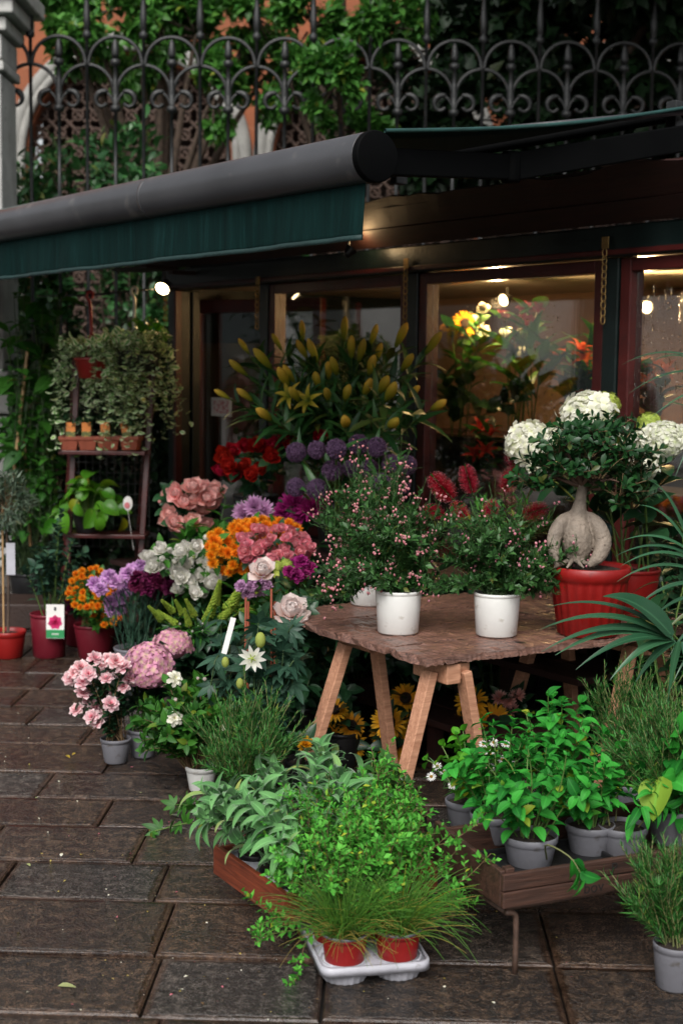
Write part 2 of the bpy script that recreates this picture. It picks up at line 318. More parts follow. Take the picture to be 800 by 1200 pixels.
def slab_mat():
    m, t, o = nt('wet_trachyte'); L = t.links.new; p = N(t, 'ShaderNodeBsdfPrincipled')
    uv1 = N(t, 'ShaderNodeUVMap', uv_map='UVMap'); uv2 = N(t, 'ShaderNodeUVMap', uv_map='far')
    s1 = N(t, 'ShaderNodeSeparateXYZ'); s2 = N(t, 'ShaderNodeSeparateXYZ'); L(uv1.outputs[0], s1.inputs[0]); L(uv2.outputs[0], s2.inputs[0])
    e = math_(t, 'MINIMUM', math_(t, 'MINIMUM', s1.outputs[0], s1.outputs[1]), math_(t, 'MINIMUM', s2.outputs[0], s2.outputs[1]))
    ge = N(t, 'ShaderNodeNewGeometry'); oi = N(t, 'ShaderNodeObjectInfo'); P = ge.outputs['Position']
    n1 = N(t, 'ShaderNodeTexNoise', i_Scale=22.0, i_Detail=5.0); L(P, n1.inputs['Vector'])
    e2 = math_(t, 'ADD', e, math_(t, 'MULTIPLY', math_(t, 'SUBTRACT', n1.outputs[0], .5), .03))
    mask = N(t, 'ShaderNodeMapRange', i_From_Min=.012, i_From_Max=.024); L(e2, mask.inputs[0])
    n2 = N(t, 'ShaderNodeTexNoise', i_Scale=95.0, i_Detail=8.0, i_Roughness=.8); L(P, n2.inputs['Vector'])
    n3 = N(t, 'ShaderNodeTexNoise', i_Scale=3.2, i_Detail=5.0); L(P, n3.inputs['Vector'])
    n4 = N(t, 'ShaderNodeTexVoronoi', i_Scale=120.0); L(P, n4.inputs['Vector'])
    n5 = N(t, 'ShaderNodeTexNoise', i_Scale=26.0, i_Detail=6.0, i_Roughness=.7); L(P, n5.inputs['Vector'])
    n6 = N(t, 'ShaderNodeTexNoise', i_Scale=210.0, i_Detail=3.0, i_Roughness=.8); L(P, n6.inputs['Vector'])
    nm = math_(t, 'ADD', math_(t, 'ADD', math_(t, 'MULTIPLY', n2.outputs[0], .35), math_(t, 'MULTIPLY', n5.outputs[0], .3)), math_(t, 'MULTIPLY', n6.outputs[0], .35))
    r1 = ramp(t, [(.45, (.0025, .0016, .001, 1)), (.5, (.023, .0135, .0082, 1)), (.56, (.2, .125, .075, 1))]); L(nm, r1.inputs[0])
    r1b = ramp(t, [(.45, (.0025, .0022, .002, 1)), (.5, (.018, .015, .0135, 1)), (.56, (.16, .138, .12, 1))]); L(nm, r1b.inputs[0])
    mg = N(t, 'ShaderNodeMix', data_type='RGBA'); rg = ramp(t, [(.8, (0, 0, 0, 1)), (.92, (1, 1, 1, 1))]); L(oi.outputs['Random'], rg.inputs[0]); L(rg.outputs[0], mg.inputs[0]); L(r1.outputs[0], mg.inputs[6]); L(r1b.outputs[0], mg.inputs[7])
    r2 = ramp(t, [(.35, (.022, .012, .008, 1)), (.65, (.085, .048, .033, 1))]); L(n1.outputs[0], r2.inputs[0])
    mb = N(t, 'ShaderNodeMix', data_type='RGBA'); L(math_(t, 'ADD', math_(t, 'MULTIPLY', mask.outputs[0], .6), .4), mb.inputs[0]); L(r2.outputs[0], mb.inputs[6]); L(mg.outputs[2], mb.inputs[7])
    r3 = ramp(t, [(.33, (.5, .5, .5, 1)), (.62, (1.15, 1.12, 1.1, 1))]); L(n3.outputs[0], r3.inputs[0])
    mm = N(t, 'ShaderNodeMix', data_type='RGBA', blend_type='MULTIPLY'); mm.inputs[0].default_value = 1; L(mb.outputs[2], mm.inputs[6]); L(r3.outputs[0], mm.inputs[7])
    oh = N(t, 'ShaderNodeHueSaturation'); L(mm.outputs[2], oh.inputs['Color']); L(math_(t, 'ADD', math_(t, 'MULTIPLY', oi.outputs['Random'], .5), .75), oh.inputs['Value'])
    L(oh.outputs[0], p.inputs['Base Color'])
    rr = ramp(t, [(.4, (.08, .08, .08, 1)), (.64, (.38, .38, .38, 1))]); L(n3.outputs[0], rr.inputs[0]); L(rr.outputs[0], p.inputs['Roughness'])
    p.inputs['Specular IOR Level'].default_value = .45
    h = math_(t, 'ADD', math_(t, 'MULTIPLY', nm, 1.6), math_(t, 'MULTIPLY', n4.outputs['Distance'], .5))
    h = math_(t, 'MULTIPLY', h, math_(t, 'ADD', math_(t, 'MULTIPLY', mask.outputs[0], .8), .2))
    b = N(t, 'ShaderNodeBump', i_Strength=1.0, i_Distance=.014); L(h, b.inputs['Height']); L(b.outputs[0], p.inputs['Normal'])
    p.inputs['Coat Weight'].default_value = .42; p.inputs['Coat Roughness'].default_value = .1; b2 = N(t, 'ShaderNodeBump', i_Strength=.8, i_Distance=.012); L(h, b2.inputs['Height']); L(b2.outputs[0], p.inputs['Coat Normal'])
    L(p.outputs[0], o.inputs[0]); return m
M['slab'] = slab_mat()
PR = -rad(1.8)                                   # the courses run almost square to the view
bedm = add(None, 'pavement', box(-9, 9, -9.5, 9.5, -.045, -.022), M['bed'], (0, 4.5, 0), np.array(Matrix.Rotation(PR, 3, 'Z')), smooth=False); bedm['kind'] = 'structure'
RI = np.array(Matrix.Rotation(-PR, 3, 'Z'))
def to_pave(px, py): return RI @ (G(px, py) - np.array((0, 4.5, 0)))
ys = [to_pave(100, y)[1] for y in (809, 829, 850, 872.5, 905.5, 935.5, 968, 1010, 1054, 1118, 1189)][::-1]
Wc = (ys[-1] - ys[0]) / (len(ys) - 1)
ys = [ys[0] - Wc * k for k in (3, 2, 1)] + ys
while ys[-1] < 9: ys.append(ys[-1] + Wc * rng.uniform(.92, 1.08))
seen_joint = {0: (163, 1193, 375), 1: (165, 1160, 375), 2: (165, 1090, 330), 3: (145, 1030, 283), 4: (100, 990, None), 5: (27, 952, 213), 6: (108, 922, None), 7: (80, 890, None), 8: (40, 840, None)}
def slab(x0, x1, y0, y1):
    j = .0038; x0 += j + rng.uniform(-.002, .002); x1 -= j; y0 += j + rng.uniform(-.002, .002); y1 -= j
    Lx, Ly = x1 - x0, y1 - y0; b = .005; dz = rng.normal(0, .0016); tl = rng.normal(0, .0022, 2)
    lo = [(0, 0), (Lx, 0), (Lx, Ly), (0, Ly)]
    v = [(x, y, -.03) for x, y in lo]; v += [(x, y, dz - b * .7) for x, y in lo]
    ins = [(b, b), (Lx - b, b), (Lx - b, Ly - b), (b, Ly - b)]
    v += [(x, y, dz + (x / Lx - .5) * tl[0] + (y / Ly - .5) * tl[1]) for x, y in ins]
    f = [(8, 9, 10, 11)] + [(4 + k, 4 + (k + 1) % 4, 8 + (k + 1) % 4, 8 + k) for k in range(4)] + [(k, (k + 1) % 4, 4 + (k + 1) % 4, 4 + k) for k in range(4)]
    g = quads(v, f); vv = g.v[g.l]; g.uv = vv[:, :2].copy()
    me = mesh(g, 'slab', M['slab'], False); u2 = me.uv_layers.new(name='far'); u2.data.foreach_set('uv', (np.array((Lx, Ly)) - g.uv).astype(np.float32).ravel())
    link('slab', me, bedm, (x0, y0, 0))
for ci in range(len(ys) - 1):
    y0, y1 = ys[ci], ys[ci + 1]; k = ci - 3; Y = 4.5 + (y0 + y1) / 2
    if Y < 2.6: continue
    X0, X1 = -.24 * Y - .8, .24 * Y + .8; js = []
    if k in seen_joint:
        a, b, c2 = seen_joint[k]; js = [to_pave(a, b)[0]] + ([to_pave(c2, b)[0]] if c2 else [])
    else: js = [rng.uniform(-.3, .3)]
    while js[-1] < X1: js.append(js[-1] + rng.uniform(.44, .66))
    while js[0] > X0: js.insert(0, js[0] - rng.uniform(.44, .66))
    for a, b in zip(js[:-1], js[1:]): slab(a, b, y0, y1)

# ------------------------------------------------------------------ the garden fence, pillar, low wall
FY = 12.0; PXU = 66.2; U0 = D(36, 60, FY)[0]; FP = D(36 + PXU, 60, FY)[0] - U0
fz = lambda py: D(200, py, FY)[2]
fence = thing('iron_fence', 'ornate wrought iron fence with arches and scrolls above low wall', 'fence', (U0, FY, 0))
tall = lathe([(1e-3, 0), (.02, .01), (.02, fz(46) - .9 - .05), (.02, fz(46) - .9)], 10)
ZC, ZA, ZB = fz(42) - FP / 2, fz(75) - FP / 2, 1.15      # springing of the upper and lower arches, top of the wall
colr = lambda z, r=.032: [(.015, z - .03), (r, z - .022), (r * 1.15, z), (r, z + .022), (.015, z + .03)]
tallm = mesh(lathe([(1e-3, ZB), (.015, ZB)] + colr(ZB + .12) + colr(fz(42), .032) + [(.026, fz(36)), (.03, fz(20)), (.024, fz(10)), (.016, fz(-3)), (.03, fz(-8)), (.02, fz(-20)), (1e-3, fz(-30))], 10), 'bar', M['iron'])
shortm = mesh(lathe([(1e-3, ZB), (.0135, ZB)] + colr(ZB + .12, .032) + colr(fz(235), .05) + colr(fz(128), .04) + [(.034, fz(110)), (.024, fz(95))] + colr(fz(74), .038) + [(.022, fz(70)), (.034, fz(64)), (.03, fz(58)), (.022, fz(50)), (1e-3, fz(45))], 10), 'bar', M['iron'])
th = np.linspace(0, np.pi, 17); ra = FP / 2 - .012
archm = mesh(tubes(np.stack([-ra * np.cos(th), 0 * th, ra * np.sin(th)], -1), .016, sides=6), 'arch', M['iron'])
a2 = np.linspace(0, 4.7, 22); rr = .085 * (1 - a2 / 7.5)
scp = np.concatenate([path([(.0, 0, -.16), (.03, 0, -.08), (.075, 0, -.03)], 6), np.stack([.1 - .02 + rr * np.sin(a2 - .6) + .02, 0 * a2, -.105 + rr * np.cos(a2 - .6)], -1)])
srad = np.concatenate([np.full(6, .012), np.interp(np.linspace(0, 1, 22), [0, .25, .6, 1], [.015, .027, .013, .018])])
scrollm = mesh(join([tubes(scp, srad, sides=6, cap=True)]), 'scroll', M['iron'])
for i in range(-1, 15):
    link('bar', tallm, fence, (i * FP, 0, 0)); link('bar', shortm, fence, ((i + .5) * FP, 0, 0))
    link('arch', archm, fence, ((i + .5) * FP, 0, ZC)); link('arch', archm, fence, (i * FP, .005, ZA))
    for s in (1, -1):
        o = link('scroll', scrollm, fence, ((i + .5) * FP, -.004, fz(104))); o.scale = (s, 1, 1)
add(fence, 'rail', box(-FP * 1.3, FP * 14.8, -.02, .02, ZB + .09, ZB + .135), M['iron'], smooth=False)
wallo = thing('garden_wall', 'low pale stone wall carrying the iron fence behind the plants', 'wall', (U0, FY, 0))
add(wallo, 'masonry', box(-2.2, FP * 15, -.2, .2, 0, 1.02), M['stone'], smooth=False)
add(wallo, 'coping', box(-2.25, FP * 15, -.25, .25, 1.023, ZB), M['stone'], smooth=False, bevel=.02)
px0 = D(14, 300, 11.7)[0]
pil = thing('stone_pillar', 'pale stone gate pillar with moulded capital and teal painted shaft', 'pillar', (px0 - .32, 11.75, 0))
zz = lambda py: D(10, py, 11.45)[2]
add(pil, 'plinth', box(-.36, .36, -.3, .3, 0, zz(520)), M['pillar'], smooth=False, bevel=.015)
add(pil, 'base_moulding', join([box(-.4, .4, -.34, .34, zz(520) + .003, zz(488)), box(-.37, .37, -.32, .32, zz(485), zz(462)), box(-.34, .34, -.3, .3, zz(459), zz(435))]), M['pillar'], smooth=False, bevel=.02)
add(pil, 'shaft', box(-.3, .3, -.27, .27, zz(433), zz(84)), M['pillar'], smooth=False, bevel=.02)
add(pil, 'painted_panel', box(-.27, .245, -.274, -.268, zz(425), zz(88)), M['teal_paint'], smooth=False)
add(pil, 'capital', join([box(-.33, .33, -.3, .3, zz(82), zz(70)), box(-.31, .31, -.28, .28, zz(68), zz(38)), box(-.36, .36, -.33, .33, zz(36), zz(20)), box(-.43, .43, -.4, .4, zz(18), zz(0)), box(-.5, .5, -.47, .47, zz(-2), zz(-22))]), M['pillar'], smooth=False, bevel=.015)

# ------------------------------------------------------------------ the palazzo behind the garden
BY = 17.0
bl = thing('orange_palazzo', 'orange plastered palazzo with pale round arches behind the fence', 'building', (0, BY, 0))
ac = [D(152, 185, BY), D(440, 190, BY), D(730, 195, BY), D(-130, 182, BY)]; ro = (D(152 + 135, 185, BY)[0] - D(152, 185, BY)[0])
def wall_with_arches():
    xs = sorted(a[0] for a in ac); v = []; f = []; x0, x1, zt = -9.0, 12.0, 10.0; zs = ac[0][2]; r = ro * .88
    gs = []; edge = x0
    for x in xs:
        gs.append(box(edge, x - r, 0, .4, 0, zt)); edge = x + r
        a = np.linspace(0, np.pi, 25); px = x - r * np.cos(a); pz = zs + r * np.sin(a)
        for k in range(24):
            vv = [(px[k], y, pz[k]) for y in (0, .4)] + [(px[k + 1], y, pz[k + 1]) for y in (0, .4)] + [(px[k], y, zt) for y in (0, .4)] + [(px[k + 1], y, zt) for y in (0, .4)]
            gs.append(quads(vv, [(0, 2, 6, 4), (1, 5, 7, 3), (0, 1, 3, 2)]))
    gs.append(box(edge, x1, 0, .4, 0, zt)); return join(gs)
add(bl, 'wall', wall_with_arches(), M['orange_wall'], smooth=False)
ar = np.linspace(0, np.pi, 41)
for a in ac:
    for r, w_, y_ in ((ro, .085, -.03), (ro * .93, .05, -.06)):
        pts = [(-r, 0, -3)] + [(-r * math.cos(q), 0, r * math.sin(q)) for q in ar] + [(r, 0, -3)]
        add(bl, 'arch_trim', tubes(np.array(pts), w_, sides=8), M['stone'], (a[0], y_, a[2]))
    gr = []
    for k in np.arange(-4.2, 4.2, .21):
        for s in (1, -1):
            pts = np.array([(q, .2 + .01 * s, s * (q - k)) for q in np.linspace(-1.2, 1.2, 2)]); gr.append(tubes(pts, .022, sides=4))
    rings = [tubes(np.stack([x_ + .06 * np.cos(ar * 2), 0 * ar + .17, z_ + .06 * np.sin(ar * 2)], -1), .014, sides=4) for x_ in np.arange(-1.05, 1.1, .21) for z_ in np.arange(-1.9, .9, .21)]
    add(bl, 'window_grille', join(gr + rings), M['rust'], (a[0], 0, a[2] + .1))
    add(bl, 'dark_interior', box(-ro, ro, 1.6, 1.65, -4, 1.5), M['soil'], (a[0], 0, a[2]), smooth=False)

# the pale building across the street, seen mirrored in the shop windows
pb = thing('pale_building', 'pale plastered building with shuttered windows across the street', 'building', (-17, 12, 0))
add(pb, 'wall', box(-4, 0, -26, 16, 0, 6.5), solid('cream_plaster', (.86, .85, .81, 1), .85, .12, 2), smooth=False)
shut = solid('grey_shutter', (.1, .12, .12, 1), .6)
for yy in np.arange(-11, 15, 2.6):
    for zz_ in (1.0, 4.0):
        f_ = add(pb, 'window', box(0, .06, yy, yy + 1.1, zz_, zz_ + 1.9), shut, smooth=False); add(f_, 'sill', box(0, .16, yy - .1, yy + 1.2, zz_ - .12, zz_ - .003), M['stone'], smooth=False)
# ================================================================== THE FLOWER SHOP
def glass_mat():
    m, t, o = nt('rain_streaked_glass'); L = t.links.new
    fr = N(t, 'ShaderNodeFresnel'); gq = N(t, 'ShaderNodeNewGeometry'); L(math_(t, 'SUBTRACT', 2.6, math_(t, 'MULTIPLY', gq.outputs['Backfacing'], 2.6 - 1 / 2.6)), fr.inputs['IOR']); tr = N(t, 'ShaderNodeBsdfTransparent'); tr.inputs[0].default_value = (.86, .88, .86, 1)
    gl = N(t, 'ShaderNodeBsdfGlossy', i_Roughness=.03)
    tc = N(t, 'ShaderNodeTexCoord'); mp = N(t, 'ShaderNodeMapping'); mp.inputs['Scale'].default_value = (22, 22, 1.2); L(tc.outputs['Object'], mp.inputs[0])
    nz = N(t, 'ShaderNodeTexNoise', i_Scale=2.0, i_Detail=4.0); L(mp.outputs[0], nz.inputs['Vector'])
    b = N(t, 'ShaderNodeBump', i_Strength=.05, i_Distance=.002); L(nz.outputs[0], b.inputs['Height']); L(b.outputs[0], gl.inputs['Normal'])
    ms = N(t, 'ShaderNodeMixShader'); L(fr.outputs[0], ms.inputs[0]); L(tr.outputs[0], ms.inputs[1]); L(gl.outputs[0], ms.inputs[2])
    df = N(t, 'ShaderNodeBsdfDiffuse'); df.inputs[0].default_value = (.5, .5, .5, 1)
    rs = ramp(t, [(.55, (0, 0, 0, 1)), (.8, (.035, .035, .035, 1))]); L(nz.outputs[0], rs.inputs[0])
    m2 = N(t, 'ShaderNodeMixShader'); L(rs.outputs[0], m2.inputs[0]); L(ms.outputs[0], m2.inputs[1]); L(df.outputs[0], m2.inputs[2]); L(m2.outputs[0], o.inputs[0]); return m
M['glass'] = glass_mat()
m, t, o = nt('water_drop'); p = N(t, 'ShaderNodeBsdfPrincipled', i_Roughness=.02, i_IOR=1.33); p.inputs['Transmission Weight'].default_value = 1; t.links.new(p.outputs[0], o.inputs[0]); M['drop'] = m
def streaky():
    m, t, o = nt('weathered_green_canvas'); L = t.links.new; p = N(t, 'ShaderNodeBsdfPrincipled', i_Roughness=.85); p.inputs['Specular IOR Level'].default_value = .1
    tc = N(t, 'ShaderNodeTexCoord'); mp = N(t, 'ShaderNodeMapping'); mp.inputs['Scale'].default_value = (26, 26, 1.6); L(tc.outputs['Object'], mp.inputs[0])
    n = N(t, 'ShaderNodeTexNoise', i_Scale=1.0, i_Detail=6.0, i_Roughness=.7); L(mp.outputs[0], n.inputs['Vector'])
    r = ramp(t, [(.3, (.0012, .009, .0085, 1)), (.55, (.002, .0155, .0145, 1)), (.75, (.006, .03, .029, 1))]); L(n.outputs[0], r.inputs[0]); L(r.outputs[0], p.inputs['Base Color'])
    b = N(t, 'ShaderNodeBump', i_Strength=.5, i_Distance=.01); L(n.outputs[0], b.inputs['Height']); L(b.outputs[0], p.inputs['Normal']); L(p.outputs[0], o.inputs[0]); return m
M['valance'] = streaky()
M['inwall'] = solid('warm_interior_plaster', (.42, .25, .17, 1), .8, .12, 3)
M['inceil'] = solid('interior_ceiling', (.6, .52, .42, 1), .8, .08, 3)
M['infloor'] = solid('interior_floor', (.1, .07, .05, 1), .5, .2, 4)
shop = thing('flower_kiosk', 'wooden flower kiosk with oxblood window frames and dark green posts', 'kiosk', tuple(KO), KROT)
UP = [0.0, 1.2, 2.71, 4.19, 5.7, 7.2]; HZ = 2.17; DEP = 2.3
for u in UP: add(shop, 'post', box(u - .045, u + .045, -.04, .09, 0, HZ), M['green_paint'], smooth=False, bevel=.006)
add(shop, 'header_beam', box(-.1, 7.3, -.06, .1, HZ + .003, HZ + .145), M['green_paint'], smooth=False, bevel=.008)
add(shop, 'header_moulding', box(-.1, 7.3, -.075, -.0625, HZ + .01, HZ + .035), M['red_paint'], smooth=False, bevel=.004)
def fascia(y0, z0, y1, z1, th, jag):
    xs = np.linspace(-.3, 7.4, 60); j = np.cumsum(rng.normal(0, 1, 60)); j = (j - np.linspace(j[0], j[-1], 60)) * .004 * jag + rng.normal(0, .006, 60) * jag
    v = []
    for x, q in zip(xs, j): v += [(x, y0, z0), (x, y1 - q * .5, z1 + q), (x, y1 + th - q * .5, z1 + q + th * .4), (x, y0 + th, z0 + th * .4)]
    f = []
    for i in range(59):
        for k in range(4): a = i * 4 + k; b = i * 4 + (k + 1) % 4; f.append((a, a + 4, b + 4, b))
    return quads(v, f)
add(shop, 'fascia_board', fascia(-.075, HZ + .15, -.17, HZ + .235, .022, 0), M['brown_board'], smooth=False)
add(shop, 'fascia_board', fascia(-.165, HZ + .24, -.29, HZ + .35, .022, 1), M['brown_board'], smooth=False)
add(shop, 'roof', quads([(-.3, -.27, HZ + .37), (7.4, -.27, HZ + .37), (7.4, DEP + .2, HZ + .62), (-.3, DEP + .2, HZ + .62), (-.3, -.26, HZ + .33), (7.4, -.26, HZ + .33), (7.4, DEP + .2, HZ + .56), (-.3, DEP + .2, HZ + .56)],
    [(0, 1, 2, 3), (7, 6, 5, 4), (0, 4, 5, 1), (1, 5, 6, 2), (2, 6, 7, 3), (3, 7, 4, 0)]), M['brown_board'], smooth=False)
add(shop, 'side_wall', box(-.04, 0.02, .1, DEP, 0, HZ + .3), M['green_paint'], smooth=False)
add(shop, 'back_wall', box(.03, 7.2, DEP - .04, DEP, .05, HZ + .3), M['inwall'], smooth=False)
add(shop, 'end_wall', box(7.2, 7.25, .1, DEP, 0, HZ + .3), M['inwall'], smooth=False)
add(shop, 'ceiling', box(.03, 7.19, .11, DEP - .05, HZ + .02, HZ + .05), M['inceil'], smooth=False)
add(shop, 'floor', box(.03, 7.19, .11, DEP - .05, .0, .06), M['infloor'], smooth=False)
add(shop, 'shelf', box(2.8, 7.1, .42, .8, 1.02, 1.05), M['brown_board'], smooth=False, bevel=.004)
add(shop, 'shelf', box(2.8, 7.1, 1.5, 2.2, .98, 1.02), M['brown_board'], smooth=False, bevel=.004)
add(shop, 'counter', join([box(1.3, 7.1, .95, 1.45, .06, 1.2), box(1.25, 7.15, .9, 1.5, 1.203, 1.24)]), M['brown_board'], smooth=False, bevel=.005)
# the door, set back between its jambs
DX0 = np.dot(KP(224, 450, -.14) - KO, KU)
dr = add(shop, 'door', join([box(DX0, DX0 + .075, .14, .2, .04, HZ - .06), box(1.06, 1.13, .14, .2, .04, HZ - .06), box(DX0 + .075, 1.06, .14, .2, HZ - .15, HZ - .06), box(DX0 + .075, 1.06, .14, .2, .04, .3)]), M['red_paint'], smooth=False, bevel=.006)
add(dr, 'door_pane', box(DX0 + .076, 1.059, .165, .172, .3, HZ - .15), M['glass'], smooth=False)
pin = add(dr, 'transom_blind', box(DX0 + .076, 1.059, .18, .19, HZ - .36, HZ - .151), M['green_paint'], smooth=False)
dh = Vector((DX0, .17, 0)); dr.matrix_basis = Matrix.Translation(dh) @ Matrix.Rotation(rad(17), 4, 'Z') @ Matrix.Translation(-dh)      # the door stands ajar, opening inwards
add(shop, 'door_jamb', box(.046, max(.06, DX0 - .004), .1, .16, .03, HZ), M['green_paint'], smooth=False, bevel=.006)
add(shop, 'jamb_trim', box(.05, .085, -.05, .0, .0, HZ - .002), M['red_paint'], smooth=False, bevel=.004)
m, t, o = nt('printed_notice'); p = N(t, 'ShaderNodeBsdfPrincipled', i_Roughness=.6); tc = N(t, 'ShaderNodeTexCoord'); br = N(t, 'ShaderNodeTexNoise', i_Scale=60.0)
t.links.new(tc.outputs['Object'], br.inputs['Vector']); rp = ramp(t, [(.45, (.75, .7, .7, 1)), (.6, (.55, .2, .22, 1))]); t.links.new(br.outputs[0], rp.inputs[0]); t.links.new(rp.outputs[0], p.inputs['Base Color']); t.links.new(p.outputs[0], o.inputs[0])
npos = KP(249, 477, -.16); nu = np.dot(npos - KO, KU)
nq = add(dr, 'notice', box(nu - .095, nu + .095, .158, .161, npos[2] - .065, npos[2] + .065), M['paper'], smooth=False)
add(nq, 'notice_print', box(nu - .07, nu + .07, .1555, .157, npos[2] - .045, npos[2] + .045), m, smooth=False)
# the shop windows
for a, b in zip(UP[1:-1], UP[2:]):
    x0, x1 = a + .05, b - .05; zb, zt = .62, HZ - .005
    wf = add(shop, 'window_frame', join([box(x0, x0 + .065, -.03, .06, zb, zt), box(x1 - .065, x1, -.03, .06, zb, zt), box(x0 + .065, x1 - .065, -.03, .06, zt - .06, zt), box(x0 + .065, x1 - .065, -.03, .06, zb, zb + .08)]), M['red_paint'], smooth=False, bevel=.006)
    add(wf, 'pane', box(x0 + .066, x1 - .066, .012, .018, zb + .081, zt - .061), M['glass'], smooth=False)
    add(shop, 'panel_below_window', box(x0, x1, -.01, .05, 0, zb - .003), M['green_paint'], smooth=False)
# brass chains hanging at the posts
lk = mesh(tubes(np.stack([.011 * np.cos(np.linspace(0, 2 * np.pi, 13)), 0 * np.arange(13), .021 * np.sin(np.linspace(0, 2 * np.pi, 13))], -1), .0034, sides=5), 'chain_link', M['bronze'])
for u, zt, nlk in ((0.0, HZ - .02, 7), (1.2, HZ - .03, 8), (2.71, HZ + .0, 9), (4.19, HZ + .02, 10)):
    pl = add(shop, 'chain_plate', box(u - .022, u + .022, -.086, -.08, zt + .02, zt + .075), M['bronze'], smooth=False, bevel=.003)
    for k in range(nlk):
        link('chain_link', lk, pl, (u, -.085, zt - k * .034), np.array(Matrix.Rotation(rad(15 + 60 * (k % 2)), 3, 'Z')))
# drops and runs of rain on two panes
dl = ball(1, 4, 6)
for (u0, u1, z0, z1, n) in ((4.3, 4.72, 1.5, 2.03, 330), (2.9, 3.95, 1.35, 1.98, 190)):
    cols_ = rng.uniform(u0, u1, 22); pts = []; Rs = []
    for k in range(n):
        c_ = cols_[rng.integers(22)] + rng.normal(0, .004); r = rng.uniform(.0018, .0042); pts.append((c_, -.0005 + .011, rng.uniform(z0, z1)))
        Rs.append(np.diag((r, r * .5, r * rng.choice([1.1, 1.4, 5.0], p=[.6, .3, .1]))))
    add(shop, 'raindrop', inst(dl, np.array(Rs), np.array(pts)), M['drop'], kind='stuff')

# ------------------------------------------------------------------ the awning
aw = thing('awning', 'dark green retractable awning with grey front bar over the flower display', 'awning', tuple(KO), KROT)
AW, U1, U0a = -1.8, 4.68, -2.6; ZBAR = 2.408; RB = .092
ap = [(math.cos(a) * RB * (1.05 if math.cos(a) > 0 else .95), math.sin(a) * RB) for a in np.linspace(0, 2 * np.pi, 29)[:-1]]
def extr(prof, x0, x1, n=2):
    xs = np.linspace(x0, x1, n); k = len(prof); v = [(x, AW + a, ZBAR + b) for x in xs for a, b in prof]
    f = [(i * k + j, (i + 1) * k + j, (i + 1) * k + (j + 1) % k, i * k + (j + 1) % k) for i in range(n - 1) for j in range(k)]
    g = quads(v, f); return Geo(g.v, np.concatenate([g.l, np.arange(k), (n - 1) * k + np.arange(k)[::-1]]), np.concatenate([g.t, [k, k]]))
fb = add(aw, 'front_bar', extr(ap, U0a, U1), M['alu'], bevel=.002)
add(fb, 'bar_joint', extr([(a * 1.012, b * 1.012) for a, b in ap], 3.03, 3.05), M['alu'])
add(aw, 'end_cap', extr([(a * 1.015, b * 1.015) for a, b in ap], U1, U1 + .035), M['armblack'], bevel=.006)
def cloth(x0, x1, p0, p1, nx, ny, sag, th, wv=0, even=False):
    v = []; 
    for s in (0, 1):
        for i in range(nx + 1):
            for j in range(ny + 1):
                x = x0 + (x1 - x0) * i / nx; q = j / ny; y = p0[0] + (p1[0] - p0[0]) * q; z = p0[1] + (p1[1] - p0[1]) * q - sag * math.sin(math.pi * q)
                y += wv * (1 if even else q) * (math.sin(x * 5.3) + .6 * math.sin(x * 13 + 1) + .35 * math.sin(x * 31 + 2)) ; v.append((x, y + (s * th if wv else 0), z + (0 if wv else s * th)))
    c = ny + 1; o_ = (nx + 1) * c; f = []
    for i in range(nx):
        for j in range(ny):
            a = i * c + j; f += [(a, a + 1, a + c + 1, a + c), (o_ + a, o_ + a + c, o_ + a + c + 1, o_ + a + 1)]
    for i in range(nx): a = i * c; f += [(a, a + c, o_ + a + c, o_ + a)]; a += ny; f += [(a, o_ + a, o_ + a + c, a + c)]
    for j in range(ny): f += [(j, o_ + j, o_ + j + 1, j + 1)]; a = nx * c + j; f += [(a, a + 1, o_ + a + 1, o_ + a)]
    return quads(v, f)
add(aw, 'canopy', cloth(U0a, U1 - .01, (AW + .05, ZBAR + .092), (-.02, 2.79), 30, 10, .03, .003), M['canvas'])
ca_, cb_ = np.array((U1 + .002, AW + .06, ZBAR + .1)), np.array((U1 + .002, -.02, 2.797)); add(aw, 'lit_edge_hem', tubes(np.array([ca_ * (1 - q) + cb_ * q - (0, 0, .03 * math.sin(math.pi * q)) for q in np.linspace(0, 1, 14)]), .008, sides=6), solid('lit_hem_green', (.007, .045, .041, 1), .8))  # hem along the canopy's right edge, its green lightened to paint the light on it
va = add(aw, 'valance', cloth(U0a, U1 - .02, (AW - .01, ZBAR - .085), (AW - .015, 2.118), 160, 8, 0, .003, .011), M['valance'])
add(va, 'hem', cloth(U0a, U1 - .02, (AW - .0175, 2.132), (AW - .0175, 2.113), 160, 1, 0, .008, .011, True), solid('hem_tape', (.007, .028, .027, 1), .7))
# folding arm: two box profiles with a knuckle
loc_ = lambda q: np.array((np.dot(q - KO, KU), -np.dot(q - KO, KN), q[2]))
A0, A1, A2 = np.array((U1 - .06, AW + .03, ZBAR - .005)), loc_(KP(598, 196, 1.0)), loc_(KP(815, 160, .12))
arm = add(aw, 'folding_arm', bar(A0, A1, .045, .1), M['armblack'], smooth=False, bevel=.006)
add(aw, 'folding_arm', bar(A1, A2, .05, .11), M['armblack'], smooth=False, bevel=.006)
add(aw, 'arm_knuckle', lathe([(1e-3, -.06), (.035, -.06), (.04, -.05), (.04, .05), (.035, .06), (1e-3, .06)], 16), M['armblack'], A1)
add(aw, 'rear_roller', tubes(np.array([(U0a, 0.04, 2.79), (U1 + .05, 0.04, 2.79)]), .032, sides=12, cap=True), M['armblack'])
add(aw, 'support_rod', tubes(np.array([loc_(KP(585, 152, 1.05)), loc_(KP(830, 128, -.05))]), .014, sides=8, cap=True), M['alu'])
for u in (.2, 2.5, 4.5): add(aw, 'bracket', box(u - .03, u + .03, -.02, .06, HZ + .5, 2.84), M['iron'], smooth=False, bevel=.005)

